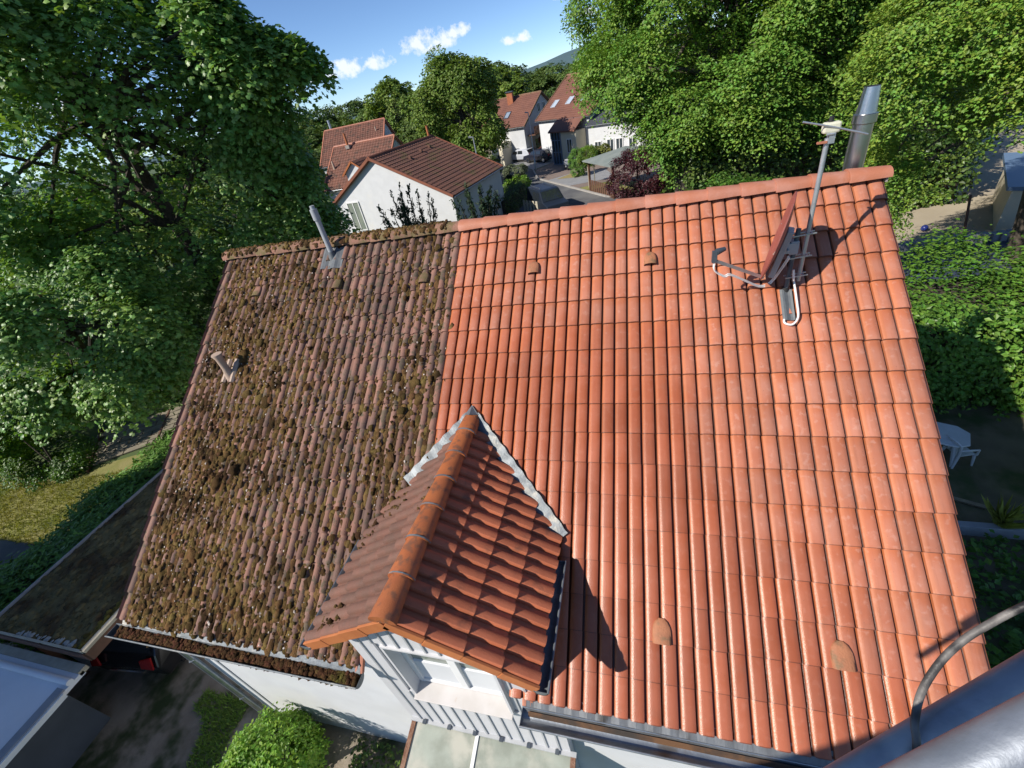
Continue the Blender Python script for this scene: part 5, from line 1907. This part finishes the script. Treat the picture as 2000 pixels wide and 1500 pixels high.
shrub("laurel_shrub", "dense glossy dark shrub between the maple and the slab path", (-13.4, 6.4, 0), (-13.4, 6.4, 1.7), (3.0, 1.9, 2.2), 14, 560, 44, .40, .10, 'oval', RHODO, 103, up=.6)
shrub("laurel_shrub", "glossy shrub beside the left verge of the mossy roof", (-9.6, 7.6, 0), (-9.6, 7.4, 2.0), (2.6, 1.9, 2.3), 12, 460, 44, .40, .10, 'oval', RHODO, 104, up=.6)
shrub("garden_shrub", "bright green broad leaved shrub above the lawn at the left edge", (-14.6, .9, 0), (-14.6, 1.0, 1.1), (2.5, 1.2, 1.6), 12, 520, 44, .36, .10, 'oval', GARDEN, 105, up=.6)
shrub("garden_shrub", "light green shrub at the far left edge below the maple", (-18.2, 1.0, 0), (-18.0, 1.0, 1.5), (2.8, 1.3, 1.9), 12, 520, 44, .42, .11, 'oval', BRIGHT, 106, up=.6)
shrub("garden_shrub", "dim shrub between the lawn and the dark shrubs at far left", (-18.5, 4.6, 0), (-18.5, 4.6, 1.8), (3.4, 2.0, 2.2), 12, 420, 44, .5, .14, 'oval', RHODO, 109, up=.6)
shrub("garden_shrub", "tall dim shrub far back on the left below the maple crown", (-21.5, 10.5, 0), (-21.5, 10.5, 2.4), (4.5, 3.0, 3.0), 14, 420, 40, .7, .2, 'oval', RHODO, 107, up=.6)
shrub("garden_shrub", "dark shrub behind the left end of the ridge", (-13, 14.5, 0), (-13, 14.5, 2.2), (4.0, 2.6, 2.8), 14, 420, 40, .6, .18, 'oval', RHODO, 108, up=.6)

# hedge along the carport
def hedge_box(name, label, x0, y0, x1, y1, w, h, z0, n, leaf, shape, mat, seed, cat="hedge", jag=.12, up=.7, core=None, lumpy=.25):
    rg = np.random.default_rng(seed)
    t = thing(name, label, cat, ((x0 + x1) / 2, (y0 + y1) / 2, 0))
    a = np.array([x1 - x0, y1 - y0, 0.0])
    L = np.linalg.norm(a)
    a /= L
    b = np.array([-a[1], a[0], 0])
    s = rg.uniform(0, L, n)
    per = rg.uniform(0, w + 2 * h, n)
    q = np.where(per < h, -w / 2, np.where(per > h + w, w / 2, per - h - w / 2))
    zz = np.where(per < h, per, np.where(per > h + w, per - h - w, h))
    nr = np.where((per < h)[:, None], -b, np.where((per > h + w)[:, None], b, np.array([0, 0, 1.0])))
    lump = 1 + lumpy * (vnoise(s + 7, zz + q + 20, .9, seed) + .5 * vnoise(s + 17, zz + q + 29, 2.4, seed + 1) - .75)
    P = np.array([x0, y0, z0]) + a * s[:, None] + b * (q * lump)[:, None]
    P[:, 2] += zz * lump
    P += rg.normal(0, jag, (n, 3)) * np.array([1, 1, .7])
    P[:, 2] = np.maximum(P[:, 2], .02)
    N = nr + np.array([0, 0, up]) + .7 * rnd_dirs(n, rg)
    crown_obj(leaf_geo(P, N, leaf, shape, rg, tip=nr + np.array([0, 0, .4])), mat, t, "foliage")
    mb = MB()
    mid = V3(((x0 + x1) / 2, (y0 + y1) / 2, z0 + h * .45))
    mb.box(mid, (L * .96, w * .72, h * .86), math.atan2(a[1], a[0]))
    mb.build("branches", core or BARK_DARK, t)
    return t


hedge_box("cypress_hedge", "narrow feathery green hedge running along the mossy carport roof", -6.55, -4.6, -6.35, 2.6, 2.3, 1.75, 0, 19000, .17, 'spray', HEDGE, 110)
# ivy hedge to the right
hedge_box("ivy_hedge", "tall ivy covered hedge in the garden, half in the shadow of the house", 11.2, 6.6, 24, 5.9, 3.2, 2.5, 0, 62000, .115, 'oval', IVY, 111, jag=.22, up=.8, lumpy=.5)
hedge_box("creeper_hedge", "yellow green creeper hedge at the right edge beside the ivy", 16.2, 5.2, 21, 3.6, 1.5, 2.7, 0, 24000, .115, 'oval', CREEPER, 112, jag=.2, up=.6, lumpy=.4)
shrub("garden_shrub", "sunlit yellow green shrub at the right edge beyond the chair", (15.9, 1.4, 0), (15.9, 1.5, .7), (1.1, 1.0, .9), 9, 200, 40, .28, .10, 'oval', BRIGHT, 113, up=.6)
# shaded ground plants and ferns
rg = np.random.default_rng(77)
n = 9000
P = np.stack([rg.uniform(10.0, 19, n), rg.uniform(-5.5, .5, n), np.abs(rg.normal(0, .16, n)) + .03], 1)
N = np.array([0, 0, 1.0]) + .7 * rnd_dirs(n, rg)
tag(crown_obj(leaf_geo(P, N, .13, 'oval', rg), GARDEN, None, "ground_cover"), "leafy ground cover in the shaded bed below the red verge", "ground cover", kind="stuff")


def fern(label, x, y, seed, size=.75):
    rgf = np.random.default_rng(seed)
    t = thing("fern", label, "fern", (x, y, 0), "ferns at the right edge")
    Ps, Ns, Ts = [], [], []
    for k in range(9):
        a = 2 * math.pi * k / 9 + rgf.uniform(-.2, .2)
        d = np.array([math.cos(a), math.sin(a), 0])
        sd = np.array([-d[1], d[0], 0])
        for s in np.linspace(.1, 1, 15):
            c = np.array([x, y, .1]) + d * size * s + np.array([0, 0, size * (1.1 * s - .95 * s * s)])
            for sg in (1, -1):
                wdt = .16 * size * (1.1 - s)
                Ps.append(c + sd * sg * wdt)
                Ns.append(np.array([0, 0, 1.0]) + .2 * d)
                Ts.append(sd * sg * 3 + d)
    geo = leaf_geo(np.array(Ps), np.array(Ns), .17 * size, 'oval', rgf, tip=np.array(Ts))
    crown_obj(geo, FERN, t, "fronds")


fern("upper green fern beside the grey rail", 12.55, -2.2, 1, .9)
fern("lower green fern beside the grey rail", 12.3, -2.9, 2, .85)
# grass tuft on the garden wall
rg = np.random.default_rng(5)
n = 60
P = np.repeat(np.array([[13.75, .75, .28]]), n, 0) + rg.normal(0, .04, (n, 3)) * np.array([1, 1, 0])
tu = thing("grass_tuft", "pale tuft of long grass growing on the concrete edging wall", "grass", (13.75, .75, .27))
T = rnd_dirs(n, rg) * .8 + np.array([0, 0, 1.2])
crown_obj(leaf_geo(P, np.cross(T, rnd_dirs(n, rg)), .55, 'blade', rg, tip=T * 2), GRASS, tu, "blades")

# bush in front of the white wall
shrub("garden_shrub", "bright light green bush standing against the white front wall", (1.35, -5.35, 0), (1.35, -5.35, .85), (.95, .68, .95), 18, 620, 26, .17, .058, 'oval', BRIGHT, 120, up=.8, cull=0, bough=.4)
rg = np.random.default_rng(78)
n = 2600
P = np.stack([rg.uniform(2.2, 3.9, n), rg.uniform(-7.2, -4.65, n), np.abs(rg.normal(0, .13, n)) + .02], 1)
tag(crown_obj(leaf_geo(P, np.array([0, 0, 1.0]) + .7 * rnd_dirs(n, rg), .07, 'oval', rg), RHODO, None, "ground_cover"), "dark ground cover between the bright bush and the canopy", "ground cover", kind="stuff")
# weeds and grass on the drive
n = 26000
P = np.stack([rg.uniform(-3.0, .1, n), rg.uniform(-8, -4.5, n), np.full(n, .012)], 1)
kp = (vnoise(P[:, 0] + 20, P[:, 1] + 20, 1.5, 6) + .45 * np.exp(-((P[:, 0] + .35 * P[:, 1] + 2.55) / .28) ** 2) + .3 * np.exp(-((P[:, 0] + .35 * P[:, 1] + 3.6) / .25) ** 2) > .72)
P = P[kp]
T = rnd_dirs(len(P), rg) + np.array([0, 0, .9])
tag(crown_obj(leaf_geo(P, np.cross(T, rnd_dirs(len(P), rg)), .11, 'blade', rg, tip=T * 2), M("weed_blades", (.17, .30, .055), (.22, .33, .06), 2, .7, isl=.3, trans=.2), None, "grass"), "thin grass and weeds growing between the drive stones", "grass", kind="stuff")
# lawn blades
n = 26000
P = np.stack([rg.uniform(-20, -8.4, n), rg.uniform(-2.1, 2.6, n), np.full(n, .01)], 1)
kp = (P[:, 1] < .2 + (P[:, 0] + 13.6) * .30) | (P[:, 1] < .2)
P = P[kp]
T = rnd_dirs(len(P), rg) + np.array([0, 0, .9])
tag(crown_obj(leaf_geo(P, np.cross(T, rnd_dirs(len(P), rg)), .13, 'blade', rg, tip=T * 2), GRASS, None, "grass"), "dry yellow green lawn grass left of the carport hedge", "grass", kind="stuff")

# right-hand lime trees
tree("lime_tree", "large sunlit lime tree towering behind the ridge at upper right", (11.8, 22.5, 0), (11.6, 22.0, 9.0), (8.6, 6.2, 8.8), 74, 4200, 88, .88, .14, 'oval', LIME, BARK, .42, 201, cull=.85, bough=.19, up=1.0, droop=.4, fill=.2, flat=.12, cut=lambda p: p[:, 2] > 2.2 + np.maximum(0, 10.5 - p[:, 0]) * .95)
tree("lime_tree", "nearer lime tree with yellow green leaves at the upper right corner", (20.5, 13.0, 0), (17.2, 10.8, 7.2), (5.2, 4.4, 6.4), 46, 2000, 112, .60, .09, 'oval', LIME2, BARK, .3, 202, cull=.75, bough=.2, up=1.0, droop=.4, fill=.16, flat=.12, cut=lambda p: p[:, 2] > np.where(p[:, 0] > 15.6, 4.9, 2.4))
tree("lime_tree", "dark shaded lime tree in the gap between the two sunlit ones", (21, 31, 0), (20.5, 31, 7.2), (8.5, 4.5, 8.4), 34, 1900, 60, 1.1, .2, 'oval', LIME, BARK, .4, 203, cull=.8, up=.8, fill=.2, bough=.33)
tree("lime_tree", "lime tree with sky showing through its twigs, left of the large one", (9.6, 33.5, 0), (5.9, 31, 11.8), (3.4, 3.4, 5.0), 16, 560, 60, .8, .16, 'oval', LIME, BARK, .3, 204, cull=.5, up=.8, bough=.33)
hedge_box("shrub_hedge", "dark shrub belt under the lime trees behind the red roof", 9.0, 19.5, 22.5, 22.5, 3.0, 4.4, 0, 20000, .22, 'oval', RHODO, 216, cat="hedge")
shrub("garden_shrub", "rounded green shrub just above the ridge below the large lime", (10.6, 13.6, 0), (10.6, 13.6, 2.7), (1.9, 1.6, 2.2), 12, 300, 42, .42, .12, 'round', GARDEN, 205, up=.7)
shrub("copper_shrub", "dark red copper leaved shrub beside the gazebo", (7.3, 29.4, 0), (7.3, 29.4, 1.7), (2.5, 1.9, 1.75), 14, 420, 42, .42, .13, 'oval', PURPLE, 206, up=.5)
shrub("thuja", "dark green column shaped conifer beside the scooter", (1.5, 41.0, 0), (1.5, 41.0, 1.35), (.62, .62, 1.5), 14, 240, 40, .22, .13, 'spray', HEDGE, 207, bough=.5)
shrub("garden_shrub", "yellow green shrub in front of the dark hedge by the street", (-3.6, 36.0, 0), (-3.6, 35.9, .9), (1.5, 1.1, .95), 10, 240, 40, .30, .13, 'oval', BRIGHT, 208, up=.8)
hedge_box("hedge", "dark clipped hedge between the white house and the van", -3.6, 28.6, -3.0, 34.6, 1.3, 1.5, 0, 5000, .13, 'oval', RHODO, 217)
shrub("garden_shrub", "dark green shrub at the back corner of the white house", (-4.6, 38.6, 0), (-4.6, 38.6, .8), (1.0, 1.0, .9), 8, 140, 36, .30, .13, 'oval', CONIF, 209)
shrub("garden_shrub", "grey green shrub beside the road behind the yellow one", (-5.4, 41.8, 0), (-5.0, 41.8, 1.1), (1.3, 1.2, 1.1), 8, 160, 36, .32, .12, 'oval', M("olive_leaves", (.12, .15, .075), (.15, .18, .1), 1, .6, isl=.3, trans=.2), 210)
shrub("copper_shrub", "small red shrub in front of the house with skylights", (-4.6, 57.6, 0), (-4.6, 57.4, 1.2), (1.1, 1.0, 1.2), 8, 150, 36, .34, .17, 'oval', M("red_leaves", (.20, .05, .03), (.16, .04, .03), 1, .6, isl=.3, trans=.2), 211)
shrub("garden_shrub", "green shrub next to the small red one", (-2.7, 56.3, 0), (-2.7, 56.3, 1.0), (1.2, 1.0, 1.1), 8, 160, 36, .34, .17, 'oval', BRIGHT, 212)
shrub("garden_shrub", "ochre green clipped shrub before the white bungalow", (3.6, 47.6, 0), (3.6, 47.4, .9), (1.4, 1.0, .9), 8, 170, 36, .34, .16, 'oval', M("ochre_leaves", (.17, .17, .03), (.13, .16, .03), 1, .6, isl=.3, trans=.2), 213)
shrub("garden_shrub", "low light green shrub behind the column shaped conifer", (1.9, 46.0, 0), (1.9, 46, .9), (1.4, .9, .9), 8, 160, 36, .34, .16, 'oval', BRIGHT, 214)
tree("sapling", "young staked tree with thin crown beside the gazebo", (3.05, 35.9, 0), (2.9, 36.0, 2.5), (.8, .8, 1.1), 8, 60, 26, .3, .12, 'oval', WOODL, BARK, .035, 215, cull=0)
stk = thing("stake", "pair of pale wooden stakes holding the young tree", "stake", (3.2, 35.6, 0))
for p in ((2.95, 35.5, 0), (3.45, 35.9, 0)):
    MB().tube([p, (p[0], p[1], 1.9)], .04, 7).build("pole", WOOD_PALE, stk)


def spiky(name, label, x, y, h, r, seed, n=16):
    rgs = np.random.default_rng(seed)
    t = thing(name, label, "shrub", (x, y, 0))
    mb = MB()
    Ps, Ts = [], []
    for k in range(n):
        a = rgs.uniform(0, 2 * np.pi)
        rr_ = r * rgs.uniform(.2, 1)
        top = np.array([x + math.cos(a) * rr_, y + math.sin(a) * rr_, h * rgs.uniform(.72, 1.05) * (1 - .25 * rr_ / r)])
        b0 = np.array([x + math.cos(a) * rr_ * .3, y + math.sin(a) * rr_ * .3, 0])
        mb.tube([b0, (b0 + top) / 2, top], [.06, .04, .012], 5)
        s = rgs.uniform(.25, 1, 95)
        p = b0 + (top - b0) * s[:, None] + rgs.normal(0, .17, (95, 3)) * (1.25 - s)[:, None]
        Ps.append(p)
        Ts.append(np.repeat((top - b0)[None] / h, 95, 0) + .5 * rnd_dirs(95, rgs))
    P = np.concatenate(Ps)
    crown_obj(leaf_geo(P, rnd_dirs(len(P), rgs), .24, 'spray', rgs, tip=np.concatenate(Ts) * 2), CONIF, t, "foliage")
    mb.build("stem", BARK_DARK, t, recalc=False)


spiky("conifer_shrub", "dark spiky evergreen against the white gable wall", -4.5, 15.4, 6.0, 1.7, 301, 26)
spiky("conifer_shrub", "dark evergreen beside the shaded side wall of the white house", -2.3, 20.0, 4.9, 1.5, 302, 20)

# wood beyond the houses: shared crowns, one thing per tree
protos = []
for s, mat in ((401, WOODG), (402, WOODL), (403, WOODG)):
    rg = np.random.default_rng(s)
    geo, bc = crown_geo((0, 0, 7), (4.2, 4.2, 5.2), 20, 420, 34, .8, .36, 'oval', rg, cull=0, bough=.38, up=.6)
    me = raw_mesh("crown", geo[0], geo[1], 3, mat)
    tm_ = limbs(MB(), (0, 0, 0), (0, 0, 9), .26, bc[:8], rg)
    mt_ = bpy.data.meshes.new("trunk")
    mt_.from_pydata(tm_.v, [], tm_.f)
    mt_.materials.append(BARK_DARK)
    protos.append((me, mt_))


def wood_tree(name, label, x, y, h, r, kind, group=None, rot=None):
    t = thing(name, label, "tree", (x, y, 0), group)
    OFF[t.name] = V3((0, 0, 0))
    me, mt_ = protos[kind]
    for nm, mm in (("crown", me), ("trunk", mt_)):
        o = bpy.data.objects.new(nm, mm)
        COL.objects.link(o)
        o.parent = t
    t.scale = (r / 4.6, r / 4.6, h / 12.4)
    t.rotation_euler = (0, 0, rot if rot is not None else random.uniform(0, 6.28))
    return t


tree("broad_tree", "big light green tree in the middle behind the white house", (-9.9, 43.4, 0), (-9.9, 43.4, 7.0), (4.5, 4.3, 5.8), 26, 900, 44, .85, .26, 'oval', WOODL, BARK_DARK, .32, 410, cull=.7, bough=.34, up=.65)
wood_tree("broad_tree", "bushy mid green tree left of the big middle tree", -16.6, 47.5, 8.2, 4.0, 0)
wood_tree("broad_tree", "green tree right of the big middle tree, behind the orange chimney", -13.5, 70, 11.8, 6.0, 1)
wood_tree("broad_tree", "tall rounded tree standing out of the wood at left", -28.5, 66, 13.4, 4.6, 1)
wood_tree("broad_tree", "low leafy tree at the foot of the lamp behind the white house", -7.5, 36.6, 4.2, 2.6, 0)
rw2 = random.Random(9)
for k, (x, y, h, r) in enumerate(((-50, 78, 12.4, 5.5), (-45, 81, 13, 5.5), (-40.5, 78, 11.6, 5), (-36, 84, 13.6, 5.5), (-32, 88, 12.6, 5.5), (-26, 86, 14.5, 5.5), (-20, 90, 13.6, 6), (-24, 74, 11.0, 5), (-34, 70, 10.6, 5),
                                   (-14, 92, 12.2, 6.5), (-8, 96, 11.6, 6), (-2, 98, 11.2, 6.2), (5, 96, 11.6, 6.2), (12, 92, 12, 6.5), (-6.5, 82, 10.0, 5), (1.5, 84, 10.4, 5), (8, 78, 10.5, 5.5), (-17.5, 78, 11.8, 5.5),
                                   (-57, 80, 12.6, 5.5), (-64, 76, 12.8, 6), (-72, 72, 12, 6), (-42, 66, 9.6, 5), (18, 82, 11, 6), (24, 74, 11, 6), (31, 66, 12, 6.5), (37, 54, 12, 6.5))):
    wood_tree("wood_tree", "dark green tree in the wood along the skyline", x, y, h, r, 2 if k % 3 else 0, "trees of the wood along the skyline")
for k, (x, y, h, r) in enumerate(((-22, 22, 7.8, 4.0), (-29, 20, 8.4, 4.4), (-36, 26, 9.0, 5), (-27, 31, 8.6, 4.5), (-40, 38, 9.5, 5.5), (-33, 44, 9.5, 5), (-48, 50, 10.5, 6), (-45, 14, 9, 5.5), (-56, 30, 10, 6))):
    wood_tree("broad_tree", "leafy tree seen through gaps in the big maple", x, y, h, r, k % 3, "trees behind the big maple")
# green backdrop low between the trunks
rg = np.random.default_rng(90)
n = 24000
P = np.stack([rg.uniform(-80, 45, n), rg.uniform(64, 100, n), np.abs(rg.normal(0, 2.4, n))], 1)
keep = ~((P[:, 0] > -14) & (P[:, 0] < 14) & (P[:, 1] < 72))
P = P[keep]
tag(crown_obj(leaf_geo(P, np.array([0, -.5, .6]) + .8 * rnd_dirs(len(P), rg), .8, 'oval', rg), WOODG, None, "undergrowth"), "dark undergrowth beneath the wood behind the houses", "undergrowth", kind="stuff")
